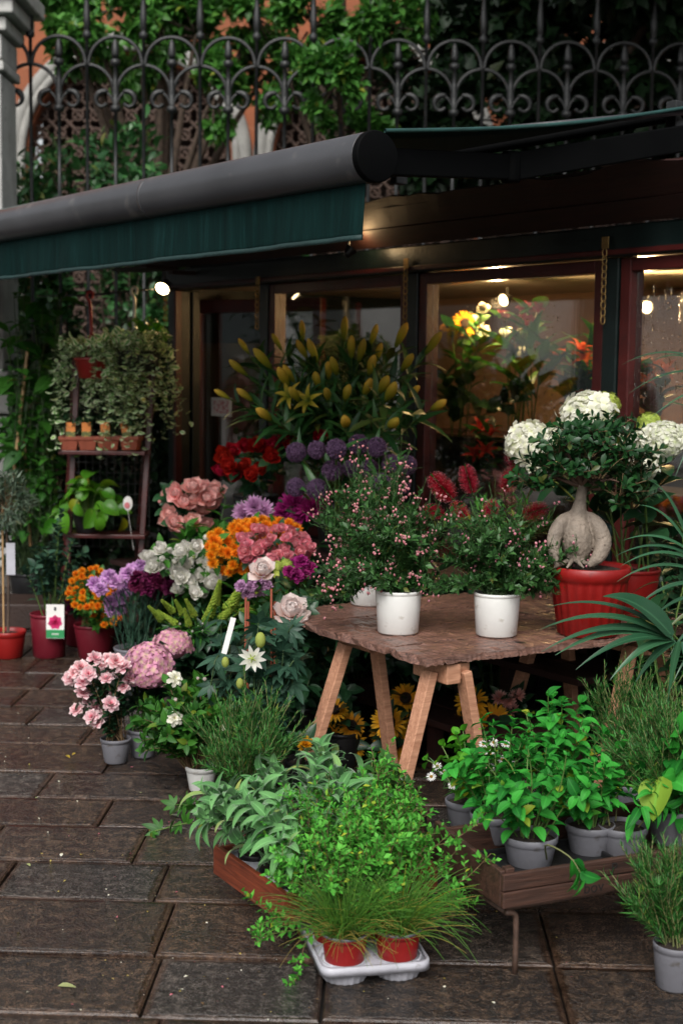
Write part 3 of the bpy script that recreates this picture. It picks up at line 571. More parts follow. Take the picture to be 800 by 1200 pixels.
# ------------------------------------------------------------------ lit lamps
M['bulb'] = emit('warm_bulb', (1, .72, .38, 1), 22)
def flood(pos, label, aim, power, k=1.0, r=.03, spot=0):
    L_ = thing('flood_lamp', label, 'lamp', tuple(pos))
    R = zframe(np.array([aim], float), np.random.default_rng(1))[0]
    add(L_, 'housing', lathe([(1e-3, -.11), (.035, -.11), (.045, -.07), (.07, -.01), (.075, .0), (.068, -.002), (.045, -.04), (1e-3, -.045)], 20), M['blackplastic'], R=R * k)
    add(L_, 'lamp_glass', lathe([(1e-3, .012), (.03, .009), (.06, -.006), (.058, -.012), (1e-3, -.012)], 18), M['bulb'], R=R * k)
    add(L_, 'bracket', tubes(np.array([(0, 0, 0), (0, 0, .12 * k)]) - np.array(aim) * .06 * k, .009, sides=6), M['iron'])
    lo = lamp_light('light', L_, np.array(aim) * .06, power, r=r)
    if spot: lo.data.type = 'SPOT'; lo.data.spot_size = rad(spot); lo.data.spot_blend = .6; lo.rotation_euler = Vector(-np.array(aim)).to_track_quat('Z', 'Y').to_euler()
    return L_
flood(KP(190, 339, .5), 'lit flood lamp on the corner of the kiosk above hanging ivy', nrm(np.array((-.3, -.75, -.65))), 2.0, .72, spot=115)
flood(KP(412, 291, .22), 'lit lamp glowing under the kiosk eave behind the awning valance', nrm(np.array((.45, .1, .6))), .7, .5)
flood(KP(589, 352, -.75), 'lit spot lamp inside the middle shop window above the sunflower', nrm(np.array((-.75, -.5, -.3))), 30, .55)
flood(KP(757, 360, -1.0), 'lit spot lamp behind the raindrops of the right window', nrm(np.array((-.45, -.85, -.1))), 20, .5)
lb = thing('soffit_board', 'brown soffit board with warm light over the kiosk corner', 'board', tuple(KP(172, 322, .35)), KROT)
add(lb, 'plank', box(-.28, .22, -.12, .12, 0.03, .05), M['brown_board'], smooth=False, bevel=.004)
add(lb, 'fixing_batten', box(.1, .16, .11, .4, 0.005, .029), M['brown_board'], smooth=False)
# the display staging that carries the flower buckets
st = thing('display_staging', 'dark stepped wooden staging under the cut flower buckets', 'staging', tuple(KO), KROT)
for y0, y1, z in ((-.48, -.1, .62), (-.9, -.5, .42), (-1.3, -.92, .22)):
    for k in range(2):
        a = y0 + (y1 - y0) * k / 2; add(st, 'plank', box(.75, 4.9, a + .005, a + (y1 - y0) / 2 - .005, z - .03, z), M['brown_board'], smooth=False, bevel=.003)
    for u in (.85, 2.0, 3.2, 4.4): add(st, 'leg', box(u, u + .05, y0 + .04, y0 + .09, 0, z - .031), M['brown_board'], smooth=False)
# ================================================================== PLANT KIT
def grow(rng, n, h, spread, base=(0, 0, 0), br=.03, seg=6, hv=.25, droop=0., arch=.25, rmin=0.):
    a = rng.uniform(0, 2 * np.pi, n); r = np.sqrt(rng.uniform(rmin, 1, n)) * spread
    s = np.stack([np.cos(a) * br * rng.uniform(.1, 1, n), np.sin(a) * br * rng.uniform(.1, 1, n), np.zeros(n)], -1)
    hh = h * (1 - hv * rng.uniform(0, 1, n)) * (1 - .35 * (r / max(spread, 1e-6)) ** 2) - droop * (r / max(spread, 1e-6)) ** 2
    e = np.stack([np.cos(a) * r, np.sin(a) * r, hh], -1)
    c = s * .5 + e * .5 + np.stack([np.zeros(n), np.zeros(n), arch * np.abs(hh) + arch * r], -1) + rng.normal(0, .04 * h, (n, 3))
    t = np.linspace(0, 1, seg + 1)[None, :, None]
    return (1 - t) ** 2 * s[:, None] + 2 * t * (1 - t) * c[:, None] + t * t * e[:, None] + np.asarray(base)
def leaf_frames(rng, P, per, size, start=.15, end=1., ang=(.7, 1.2), pair=False, up=.2, droop=0.):
    n, S, _ = P.shape; t = np.linspace(start, end, per)[None, :] + rng.normal(0, .02, (n, per)); t = np.clip(t, 0, .9999) * (S - 1)
    i = np.minimum(t.astype(int), S - 2); fr = (t - i)[..., None]; ix = np.arange(n)[:, None]
    p = P[ix, i] * (1 - fr) + P[ix, i + 1] * fr; T = nrm(P[ix, i + 1] - P[ix, i])
    k = np.arange(per)[None, :]; az = (k // 2 * np.pi / 2 + (k % 2) * np.pi if pair else k * 2.399) + rng.uniform(0, 6.28, (n, 1)) + rng.normal(0, .25, (n, per))
    ref = np.where(np.abs(T[..., 2:3]) > .95, np.array([1., 0, 0]), np.array([0, 0, 1.])); A = nrm(np.cross(T, np.broadcast_to(ref, T.shape))); B = np.cross(T, A)
    side = A * np.cos(az)[..., None] + B * np.sin(az)[..., None]; an = rng.uniform(*ang, (n, per))[..., None]
    d = T * np.cos(an) + side * np.sin(an); d[..., 2] += up - droop * rng.uniform(.5, 1, (n, per)); d = nrm(d)
    upv = T + np.array((0, 0, .6)) + rng.normal(0, .15, T.shape)
    R = frame(d.reshape(-1, 3), upv.reshape(-1, 3)); s = rng.uniform(size[0], size[1], len(R))
    return R * s[:, None, None], p.reshape(-1, 3)
def crown_pts(rng, n, c, r, k=14, tight=.42, shell=.5):    # clumped points in an ellipsoid
    cc = nrm(rng.normal(size=(k, 3))) * (rng.uniform(shell ** 3, 1, (k, 1)) ** (1 / 3)) * .8
    p = cc[rng.integers(0, k, n)] + nrm(rng.normal(size=(n, 3))) * (rng.uniform(0, 1, (n, 1)) ** .5) * tight
    return np.asarray(c) + p * np.asarray(r), p
def crown(rng, n, c, r, leaf, size, k=14, tight=.42, out=.7, up=.35, shell=.5):
    p, q = crown_pts(rng, n, c, r, k, tight, shell)
    d = nrm(nrm(q) * out + rng.normal(0, .6, (n, 3)) + np.array((0, 0, up - .35))); u = nrm(q) * .5 + np.array((0, 0, .8)) + rng.normal(0, .35, (n, 3))
    return inst(leaf, frame(d, u) * rng.uniform(size[0], size[1], n)[:, None, None], p), p
def many(parent, name, me, R, t, limit=300):
    for a, b in zip(R[:limit], t[:limit]): link(name, me, parent, b, a)
def pot(parent, r, h, mat, z=0, taper=.75, rim=.012, rimh=.02, seg=32, fill=.85, flutes=0, loc=(0, 0)):
    rb = r * taper; pf = [(1e-3, 0, 0), (rb * .92, 0, 0), (rb, .006, 1), (rb + (r - rb) * (1 - rimh * 1.3 / h), h - rimh * 1.3, 1), (r - rim * .35, h - rimh, 0), (r, h - rimh * .9, 0), (r + rim * .1, h - .003, 0), (r - .002, h, 0), (r - rim * .55, h - .002, 0), (r - rim * .7, h * fill - .01, 0)]
    o = add(parent, 'pot', lathe(pf, seg if not flutes else flutes * 4, flutes, .03 if flutes else 0), mat, (loc[0], loc[1], z))
    nz_ = lathe([(1e-3, .006), (r * .5, .008), (r * .8, .0), (r - rim * .75, -.006)], seg)
    add(o, 'soil', nz_, M['soil'], (0, 0, h * fill)); return o
# ---- leaf shapes
LF = {'leaf': blade(1, .5, 'leaf', 4, 1, .5, .2, fold=.15), 'oval': blade(1, .62, 'leaf', 4, 1, .6, .18, fold=.1), 'lance': blade(1, .2, 'lance', 5, 1, .7, .25),
      'needle': blade(1, .13, 'grass', 2, 1, .15, .1), 'tiny': blade(1, .6, 'round', 2, 1, .3, .15), 'obov': blade(1, .42, 'obov', 4, 1, .5, .2), 'narrow': blade(1, .13, 'lance', 4, 1, .5, .2),
      'round': blade(1, .9, 'round', 4, 1, .5, .15)}
HI = {'sage': blade(1, .27, 'leaf', 9, 2, 1.7, .3, .03, lift=.5), 'mint': blade(1, .6, 'leaf', 6, 2, .7, .2, .04, fold=.12), 'basil': blade(1, .75, 'leaf', 7, 2, .8, .35, .04), 'rosel': blade(1, .62, 'leaf', 6, 2, .4, .15, .03, fold=.12),
      'pothos': blade(1, .75, 'leaf', 6, 2, 1.1, .2, .04, fold=.1), 'passion': None}
pl1 = blade(1, .34, 'leaf', 5, 1, .5, .15)
HI['passion'] = join([pl1.at(k=.6 + .4 * (1 - abs(a) / 1.5), R=np.array(Matrix.Rotation(a, 3, 'Z'))) for a in (-1.35, -.7, 0, .7, 1.35)])
# ---- leaf colours
M['g_mid'] = leafy('green_leaf', (.014, .075, .01, 1), (.042, .16, .017, 1), .5)
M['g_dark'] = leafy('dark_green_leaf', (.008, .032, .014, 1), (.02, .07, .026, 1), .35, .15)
M['g_blue'] = leafy('blue_green_leaf', (.015, .05, .032, 1), (.04, .1, .06, 1), .45)
M['g_bright'] = leafy('bright_green_leaf', (.032, .17, .01, 1), (.085, .31, .018, 1), .5, .34, spec=.25)
M['g_mint'] = leafy('mint_leaf', (.012, .13, .018, 1), (.04, .29, .034, 1), .55, .22, .2, spec=.2)
M['g_sage'] = leafy('sage_leaf', (.06, .18, .055, 1), (.13, .31, .105, 1), .8, .2, .35, spec=.15, hair=.5)
M['g_herb'] = leafy('marjoram_leaf', (.03, .19, .018, 1), (.11, .4, .05, 1), .55, .22, spec=.2)
M['g_rosm'] = leafy('rosemary_needle', (.014, .09, .014, 1), (.055, .2, .035, 1), .5, .2)
M['g_chive'] = leafy('chive_blade', (.045, .16, .02, 1), (.11, .27, .035, 1), .4, .25, 0)
M['g_straw'] = leafy('yellowed_blade', (.3, .24, .05, 1), (.42, .33, .08, 1), .5, .25, 0)
M['g_ivy'] = leafy('variegated_ivy', (.08, .27, .06, 1), (.2, .44, .12, 1), .5, .3, .1, edge=((.8, .86, .6, 1), .7))
M['g_pothos'] = leafy('pothos_leaf', (.03, .15, .01, 1), (.08, .24, .015, 1), .35, .3, .1, edge=((.42, .48, .06, 1), 1.0))
M['g_olive'] = leafy('olive_leaf', (.03, .055, .035, 1), (.09, .13, .085, 1), .45, .1)
M['g_lily'] = leafy('lily_leaf', (.012, .05, .014, 1), (.03, .1, .022, 1), .38, .15)
M['g_palm'] = leafy('palm_leaflet', (.014, .06, .028, 1), (.03, .1, .045, 1), .33, .12, .3)
M['g_celo'] = leafy('pale_green_spike', (.2, .32, .03, 1), (.34, .46, .06, 1), .55, .3, 0)
M['stem'] = leafy('green_stem', (.05, .11, .02, 1), (.1, .17, .04, 1), .5, .05, 0)
M['stem_d'] = leafy('dark_stem', (.03, .06, .02, 1), (.05, .09, .03, 1), .5, .05, 0)
M['twig'] = leafy('woody_twig', (.1, .06, .03, 1), (.17, .11, .055, 1), .8, 0, 0)
M['rosestem'] = leafy('rosemary_stem', (.11, .13, .045, 1), (.19, .19, .08, 1), .7, 0, 0)
# ---- petals
PT = {'red': ((.16, .002, .008), (.36, .004, .014), (.42, .008, .02)), 'pink': ((.8, .36, .25), (.92, .45, .41), (.94, .6, .56)), 'lilac': ((.5, .2, .52), (.62, .28, .66), (.75, .46, .74)), 'purple': ((.07, .004, .03), (.13, .008, .055), (.2, .02, .09)),
      'white': ((.7, .72, .5), (.82, .8, .72), (.85, .83, .78)), 'orange': ((.6, .14, .008), (.85, .26, .01), (.88, .36, .02)), 'salmon': ((.65, .12, .15), (.82, .23, .29), (.85, .38, .42)), 'magenta': ((.16, .004, .06), (.3, .008, .14), (.36, .03, .2)),
      'blush': ((.82, .45, .3), (.84, .68, .63), (.86, .78, .75)), 'azalea': ((.6, .03, .08), (.84, .36, .42), (.9, .8, .8)), 'hydpink': ((.75, .62, .4), (.72, .38, .46), (.7, .3, .5)), 'hydwhite': ((.66, .72, .42), (.82, .82, .68), (.85, .84, .76)),
      'sunflower': ((.75, .26, .01), (.8, .36, .012), (.82, .44, .03)), 'allium': ((.07, .04, .08), (.14, .075, .16), (.24, .15, .25)), 'lilybud': ((.12, .2, .02), (.46, .4, .035), (.74, .5, .08)), 'bottle': ((.16, .003, .015), (.4, .007, .035), (.5, .02, .06)), 'cream': ((.7, .68, .4), (.82, .8, .66), (.85, .83, .74)),
      'mauve': ((.4, .2, .38), (.55, .28, .5), (.6, .36, .56)), 'bud_pink': ((.5, .3, .12), (.66, .22, .28), (.75, .4, .42)), 'chart': ((.3, .42, .05), (.45, .52, .1), (.5, .56, .16)), 'oranlily': ((.7, .12, .01), (.78, .16, .012), (.6, .08, .01)), 'daisy': ((.75, .75, .68), (.82, .82, .8), (.85, .85, .83)), 'redlily': ((.6, .04, .01), (.6, .03, .012), (.5, .02, .01)), 'orchid': ((.12, .01, .02), (.16, .014, .03), (.2, .03, .05)), 'butter': ((.7, .5, .1), (.75, .55, .12), (.75, .55, .15))}
for k_, (a, b, c_) in PT.items(): M['p_' + k_] = petal('petal_' + k_, a + (1,), b + (1,), c_ + (1,))
M['eye_dark'] = solid('dark_flower_disc', (.03, .014, .006, 1), .9, .5, 200, 1, 400)
M['eye_yel'] = solid('yellow_flower_disc', (.6, .3, .02, 1), .9, .3, 200, 1, 400)
# ---- flower heads (unit: about 1 across, z up)
def ringp(pet, n, tilt, r0=0., z0=0., a0=0., k=1., jit=0., rg=None):
    out = []
    for i in range(n):
        a = a0 + 2 * np.pi * i / n + (rg.normal(0, jit) if rg is not None else 0); tl = tilt + (rg.normal(0, jit) if rg is not None else 0)
        R = np.array(Matrix.Rotation(a, 3, 'Z') @ Matrix.Rotation(tl, 3, 'X')); out.append(pet.at(R @ np.array((0, 0, 0)) + np.array((-math.sin(a) * r0, math.cos(a) * r0, z0)), R, k))
    return join(out)
rg = np.random.default_rng(3)
def f_rose(open_=1.):
    g = []; pt = lambda b, w: blade(1, w, 'petal', 4, 2, b, .3, .03)
    for i in range(24):
        q = i / 23; a = i * 2.4; tilt = rad(86 - 62 * q ** 1.1 * open_); R = np.array(Matrix.Rotation(a, 3, 'Z') @ Matrix.Rotation(tilt, 3, 'X'))
        b_ = -1.15 + .25 * q + (1.0 * max(0, q - .6) * open_); g.append(blade(1, .95, 'petal', 5, 2, b_, .42, .05, ph=i).at((-math.sin(a) * (.03 + .05 * q), math.cos(a) * (.03 + .05 * q), -.2 - .06 * q), R, .42 + .12 * q))
    return join(g)
def f_carn(n=52):
    g = []
    for i in range(n):
        q = (i + .5) / n; a = i * 2.4 + rg.normal(0, .2); tl = rad(92 - 88 * q ** .8) + rg.normal(0, .12); R = np.array(Matrix.Rotation(a, 3, 'Z') @ Matrix.Rotation(tl, 3, 'X') @ Matrix.Rotation(rg.normal(0, .5), 3, 'Y'))
        g.append(blade(1, .75, 'petal', 4, 3, .2 + .5 * q, .1, .16, ph=rg.uniform(0, 6)).at((0, 0, -.05), R, .42 + .08 * q + rg.normal(0, .02)))
    return join(g)
def f_head(pet4, n, flat=.75, k=.2, lo=-.25):          # ball of four-petalled florets
    i = np.arange(n) + .5; z = 1 - i / n * (1 - lo); a = i * 2.39996; r = np.sqrt(np.maximum(1 - z * z, 0)); d = np.stack([r * np.cos(a), r * np.sin(a), z], -1)
    d = nrm(d + rg.normal(0, .09, d.shape)); p = d * np.array((.5, .5, .5 * flat)) * rg.uniform(.88, 1.04, (n, 1)); Rz = zframe(nrm(d + rg.normal(0, .22, d.shape)), rg)
    return inst(pet4, Rz * (k * rg.uniform(.85, 1.15, n))[:, None, None], p)
four = ringp(blade(1, .95, 'petal', 3, 1, .25, .15), 4, .12, .03)
star6 = ringp(blade(1, .3, 'leaf', 2, 1, .0, .1), 6, .65)
def f_daisy(n, w, tilt, k, rd, dz, rows=1, bend=.3):
    g = [ringp(blade(1, w, 'ray', 4, 1, bend, .15), n, tilt + .12 * j, rd * .8, dz, j * np.pi / n, k * (1 - .12 * j), .07, rg) for j in range(rows)]
    disc = lathe([(rd, -.02), (rd, .02), (rd * .75, .06), (rd * .35, .075), (1e-3, .07)], 16).m(1); return join(g + [disc])
def f_azalea():
    g = [ringp(blade(1, .8, 'petal', 4, 2, .5, .12, .1, ph=k), 6, tl, .02, .0, k * .5, sz, .1, rg) for k, (tl, sz) in enumerate(((.25, .52), (.6, .46), (.95, .38), (1.25, .3)))]
    return join(g)
def f_gard(n=3):
    return join([ringp(blade(1, .6, 'petal', 5, 2, .5 + .3 * (2 - k), .2, .05), 6, .25 + .4 * k, .02, .03 * k, k * .5, .5 - .1 * k, .06, rg) for k in range(n)])
def f_lilybud():
    pr = [(1e-3, 0), (.05, .02), (.085, .15), (.13, .4), (.145, .6), (.12, .8), (.06, .94), (1e-3, 1.0)]; g = lathe(pr, 12, 3, .1); z = g.v[g.l][:, 2]; g.uv = np.stack([z, np.ones_like(z)], -1); return g
def f_lily(n=6):
    return ringp(blade(1, .3, 'lance', 6, 2, 1.5, .2, .04, lift=.0), n, .95, .02, 0, 0, .62, .08, rg)
def f_mum(n=70):
    i = np.arange(n) + .5; z = 1 - i / n * 1.15; a = i * 2.39996; r = np.sqrt(np.maximum(1 - z * z, 0)); d = np.stack([r * np.cos(a), r * np.sin(a), z], -1) + rg.normal(0, .07, (n, 3))
    R = frame(nrm(d), np.broadcast_to(np.array((0, 0, 1.)), d.shape) + d * .2 + rg.normal(0, .1, d.shape)); return inst(blade(1, .26, 'ray', 3, 1, -.6, .3), R * (.42 + .1 * (1 - z))[:, None, None], d * .04)
def f_brush():
    n = 900; t_ = rg.uniform(0, 1, n); a = rg.uniform(0, 6.28, n); d = np.stack([np.cos(a), np.sin(a), rg.normal(.25, .2, n)], -1); p = np.stack([0 * t_, 0 * t_, t_], -1)
    env = .36 * (np.sin(np.pi * np.clip(t_ * .85 + .12, 0, 1)) ** .5); g = inst(blade(1, .035, 'grass', 1, 1, 0, 0), frame(nrm(d), rg.normal(size=(n, 3))) * env[:, None, None], p)
    tips = inst(ball(1, 3, 4), np.tile(np.eye(3) * .008, (n // 3, 1, 1)), (p + nrm(d) * env[:, None])[:n // 3]).m(1); return join([g, tips, tubes(np.array([(0, 0, -.1), (0, 0, 1.05)]), .03, sides=5).m(2)])
def f_spike():
    n = 130; t_ = np.linspace(0, .97, n); a = np.arange(n) * 2.4; d = nrm(np.stack([np.cos(a), np.sin(a), .9 + t_], -1)); p = np.stack([.03 * np.cos(a), .03 * np.sin(a), t_], -1)
    k = .15 * (1 - .72 * t_); g = inst(ball(.35, 4, 6, 1.6), zframe(d, rg) * k[:, None, None], p + d * (k * .5)[:, None]); return join([g, tubes(np.array([(0, 0, -.2), (0, 0, 1.0)]), .028, .012, sides=5)])
def f_passion():
    pets = ringp(blade(1, .36, 'leaf', 5, 1, -.15, .3), 10, .25, .05, 0, 0, .48, .05, rg)
    fil = inst(blade(1, .05, 'grass', 2, 1, -.3, 0), np.stack([np.array(Matrix.Rotation(a, 3, 'Z') @ Matrix.Rotation(.5, 3, 'X')) * .24 for a in np.linspace(0, 6.28, 41)[:-1]]), np.zeros((40, 3)) + (0, 0, .03))
    return join([pets, fil, tubes(np.array([(0, 0, 0), (0, 0, .2)]), .03, sides=5).m(1), ball(.06, 5, 8).at((0, 0, .2)).m(1)] + [tubes(np.array([(0, 0, .17), (.15 * math.cos(a), .15 * math.sin(a), .2)]), .018, sides=4).m(1) for a in np.linspace(0, 6.28, 6)[:-1]])
FM = {}
def fm(key, g, mats, name='flower'): FM[key] = mesh(g, name, [M[x] for x in (mats if isinstance(mats, (list, tuple)) else [mats])])
rs = f_rose()
for c_ in ('red', 'pink', 'salmon', 'blush', 'white', 'orange'): fm('rose_' + c_, rs, 'p_' + c_)
fm('rosebud_pink', f_rose(.45), 'p_pink')
rsb = f_rose(.35)
fm('rose_full', f_rose(1.22), 'p_blush')
for c_ in ('white', 'blush'): fm('bud_' + c_, rsb, 'p_' + c_)
cn = f_carn()
for c_ in ('lilac', 'purple', 'magenta', 'mauve', 'pink'): fm('carn_' + c_, cn, 'p_' + c_)
core = lambda s, f: ball(s, 8, 14, f)
fm('hyd_pink', join([f_head(four, 130, .8, .125), core(.42, .8)]), 'p_hydpink'); fm('hyd_white', join([f_head(four, 95, .8, .17), core(.39, .8)]), 'p_hydwhite'); fm('hyd_green', join([f_head(four, 150, .8, .085), core(.44, .8)]), 'p_chart')
fm('allium', join([f_head(star6, 320, 1., .15, -.95), core(.3, 1)]), 'p_allium')
mm_ = f_mum()
for c_ in ('orange', 'magenta', 'pink', 'mauve', 'sunflower'): fm('mum_' + c_, mm_, 'p_' + c_)
fm('azalea', f_azalea(), 'p_azalea'); fm('gardenia', f_gard(), 'p_cream'); fm('lilybud', f_lilybud(), 'p_lilybud', 'flower_bud'); fm('lily', f_lily(), 'p_lilybud'); fm('lily_orange', f_lily(), 'p_oranlily'); fm('lily_red', f_lily(), 'p_redlily')
fm('sun', f_daisy(19, .26, .12, .33, .17, 0, 2), ['p_sunflower', 'eye_dark']); fm('daisy', f_daisy(18, .28, .1, .36, .15, 0, 1), ['p_daisy', 'eye_yel'])
fm('brush', f_brush(), ['p_bottle', 'p_bud_pink', 'g_mid'], 'flower'); fm('spike', f_spike(), 'g_celo'); fm('passion', f_passion(), ['p_white', 'p_chart'])
fm('orchid', ringp(blade(1, .7, 'petal', 4, 1, .3, .15), 5, .2, .03, 0, 0, .5, .05, rg), 'p_orchid')
def face(rng, P0, P1, upw=.45, camw=.5, jit=.25):
    d = nrm(np.asarray(P1) - np.asarray(P0)); c = nrm(CAMP - np.asarray(P1)); return nrm(d * .45 + np.array((0, 0, upw)) + c * camw + rng.normal(0, jit, 3))
def bunch(name, label, cat, base, heads, rng, leaf='leaf', lsize=(.05, .09), lper=7, lmat='g_mid', smat='stem', sr=.0028, holder=('bucket', .11, .24, 'greypot'), upw=.45, camw=.5, group=None, start=.35, droop=0., hname=None, lang=(.6, 1.1), jit=.25, parent=None, leafobj=None):
    """cut flowers in a bucket, or a flowering pot plant: heads = [(flower key, world point, size)]"""
    base = np.asarray(base, float); T = parent or thing(name, label, cat, tuple(base), 0, group); z0 = 0
    if holder:
        hn, r, h, hm = holder; pot(T, r, h, M[hm], rim=.01, rimh=.016, fill=.9); z0 = h * .88; br = r * .6
    else: br = .05
    P = []; 
    for key, pt, s in heads:
        e = np.asarray(pt) - base; a = np.array((rng.uniform(-br, br), rng.uniform(-br, br), z0)); c = np.array((a[0] * .6 + e[0] * .4, a[1] * .6 + e[1] * .4, z0 + (e[2] - z0) * .65)); P.append(bez(a, c, e, 8))
    P = np.array(P); gs = [tubes(P, sr, sr * .8, 5).m(1)]
    if lper: R, p = leaf_frames(rng, P, lper, lsize, start, .93, lang, up=.15, droop=droop); gs.insert(0, inst(LF[leaf], R, p))
    add(T, 'foliage', join(gs), [M[lmat], M[smat]], kind='stuff')
    for (key, pt, s), q in zip(heads, P):
        me = FM[key]; d = face(rng, q[-2], q[-1], upw, camw, jit) if key not in ('lilybud', 'spike', 'brush') else nrm(q[-1] - q[-3] + rng.normal(0, .012, 3))
        d0 = face(rng, q[-2] + base, q[-1] + base, upw, camw, jit) if key not in ('lilybud', 'spike', 'brush') else d
        link(hname or me.name, me, T, q[-1], zframe(np.array([d0]), rng)[0] * s)
    return T
def heads_px(rng, key, cx, cy, rx, ry, n, Y, dY, s, mind=0):
    out = []; pts = []
    for _ in range(n * 30):
        if len(out) >= n: break
        a = rng.uniform(-1, 1, 2)
        if a @ a > 1: continue
        q = (cx + a[0] * rx, cy + a[1] * ry)
        if any(math.hypot(q[0] - b[0], q[1] - b[1]) < mind for b in pts): continue
        pts.append(q); k = key if isinstance(key, str) else key[rng.integers(len(key))]
        out.append((k, D(q[0], q[1], Y + rng.uniform(-dY, dY) + a[1] * -dY * .6), s * rng.uniform(.85, 1.15)))
    return out
def hp(key, pts, Y, s, rng, dY=.06): return [(key, D(x, y, Y + rng.uniform(-dY, dY)), s * rng.uniform(.9, 1.12)) for x, y in pts]
# ================================================================== GARDEN BEHIND THE FENCE
far = blade(1, .55, 'leaf', 2, 1, .4, .2, fold=.15)
M['t_mid'] = leafy('tree_leaf', (.02, .075, .015, 1), (.055, .16, .028, 1), .45, .3, 0)
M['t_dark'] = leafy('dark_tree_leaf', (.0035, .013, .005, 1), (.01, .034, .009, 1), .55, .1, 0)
M['t_hedge'] = leafy('laurel_leaf', (.018, .075, .022, 1), (.055, .17, .05, 1), .35, .15, .1)
M['t_vine'] = leafy('vine_leaf', (.03, .12, .02, 1), (.075, .22, .035, 1), .4, .3, .1)
def tree(name, label, base, crowns, leafmat, size, rng, trunk=.14, per=900, limbs=True, group=None, up=.3):
    base = np.asarray(base, float); T = thing(name, label, 'tree', tuple(base), 0, group); tr = []
    top = np.mean([c for c, r, n in crowns], 0) - base
    tr.append(tubes(path([(0, 0, -.05), (top[0] * .15, top[1] * .1, top[2] * .35), (top[0] * .6, top[1] * .5, top[2] * .75), tuple(top)], 14), trunk, trunk * .35, 8))
    for c, r, n in crowns:
        e = np.asarray(c) - base; s = np.array((top[0] * .3, top[1] * .3, top[2] * .5)); tr.append(tubes(bez(s, (s + e) / 2 + (0, 0, .3), e, 8), trunk * .45, trunk * .12, 6))
    gs = []
    for c, r, n in crowns:
        n = int(n * 1.5); g, p = crown(rng, n, np.asarray(c) - base, r, far, size, k=max(8, n // 140), tight=.34, up=up); gs.append(g)
        q = p[rng.integers(0, len(p), n // 40)]; cc = np.asarray(c) - base
        tr.append(tubes(np.stack([np.broadcast_to(cc, q.shape) * .75 + q * .25, cc * .4 + q * .6, q], 1), .012, .004, 4))
    add(T, 'trunk', join(tr), M['bark']); add(T, 'crown', join(gs), M[leafmat], kind='stuff'); return T
R_ = np.random.default_rng
def cp(px, py, Y, rx, ry, n, ryd=None): s = Y / FPX; return (D(px, py, Y), (rx * s, (ryd or rx * s * .8), ry * s), n)
for k, (px, pyt, Y, rx, pl_) in enumerate(((48, 150, 12.9, 42, 'taller laurel bush with glossy leaves pressed against the fence beside pillar'), (150, 150, 13.0, 62, 'broad laurel bush behind the fence below the left arch'), (285, 215, 13.0, 60, 'lower laurel bush behind the fence between two arches'))):
    rk = R_(20 + k); b = D(px, 420, Y); b[2] = 0; T = thing('laurel_bush', pl_, 'bush', tuple(b))
    zt = D(px, pyt, Y)[2]; gs = []; st_ = grow(rk, 16, zt * .95, rx * Y / FPX, br=.15)
    for j in range(5): g, _ = crown(rk, 620, (rk.uniform(-.3, .3) * rx * Y / FPX, rk.uniform(-.2, .2), zt * (.35 + .13 * j)), (rx * Y / FPX, .55, .5), LF['obov'], (.09, .16), k=16, up=.6); gs.append(g)
    add(T, 'branch', tubes(st_, .016, .005, 5), M['bark'], kind='stuff'); add(T, 'crown', join(gs), M['t_hedge'], kind='stuff')
tree('garden_tree', 'leafy light green tree spilling over the fence beside the pillar', (D(180, 400, 14.2)[0], 14.2, 0), [cp(110, 22, 13.2, 65, 38, 900), cp(190, 25, 13.6, 60, 55, 900), cp(60, -10, 13.4, 60, 28, 700), cp(100, 60, 13.8, 50, 30, 400), cp(250, 110, 13.4, 40, 55, 600), cp(230, 40, 13.6, 50, 45, 800), cp(165, 60, 14.6, 70, 50, 700), cp(310, 90, 14.6, 45, 70, 600), cp(300, 20, 14, 55, 40, 800), cp(215, -70, 14, 130, 60, 1400)], 't_vine', (.08, .15), R_(31))
tree('garden_tree', 'tree with small bright leaves hanging over the middle of the fence', (D(420, 400, 13.4)[0], 13.4, 0), [cp(365, 30, 13, 55, 45, 900), cp(395, 95, 11.7, 42, 42, 650), cp(340, 95, 12.6, 36, 40, 500), cp(440, 30, 12.2, 60, 40, 900), cp(420, 160, 12.4, 50, 35, 500), cp(400, -70, 13.5, 120, 60, 1200)], 't_vine', (.07, .14), R_(32))
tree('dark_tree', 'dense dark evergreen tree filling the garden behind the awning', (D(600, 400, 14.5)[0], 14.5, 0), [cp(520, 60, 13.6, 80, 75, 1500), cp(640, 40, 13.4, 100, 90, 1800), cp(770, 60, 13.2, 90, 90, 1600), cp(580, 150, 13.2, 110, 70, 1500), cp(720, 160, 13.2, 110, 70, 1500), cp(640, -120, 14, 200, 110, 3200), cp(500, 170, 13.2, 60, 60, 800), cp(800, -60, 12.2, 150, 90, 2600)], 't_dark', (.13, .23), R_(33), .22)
tree('dark_tree', 'tall dark evergreen tree at the far garden corner, unseen crowns added overhead for shade', (6.5, 13.5, 0), [(np.array((5.6, 13.2, 3.2)), (1.6, 1.4, 1.8), 1800), (np.array((6.5, 13.0, 6.0)), (2.6, 2, 2.2), 2600), (np.array((3.6, 14.2, 6.6)), (2.4, 1.6, 1.4), 2400), (np.array((4.2, 10.8, 6.6)), (2.6, 2.2, 1.2), 3000), (np.array((2.2, 11.8, 6.9)), (2.2, 1.8, 1.0), 2400), (np.array((1.6, 10.6, 6.2)), (1.8, 1.6, .8), 2400), (np.array((3.2, 9.6, 5.8)), (1.8, 1.6, .8), 2400)], 't_dark', (.1, .19), R_(34), .22)  # crowns above the kiosk are out of view, added to shade it and the fence

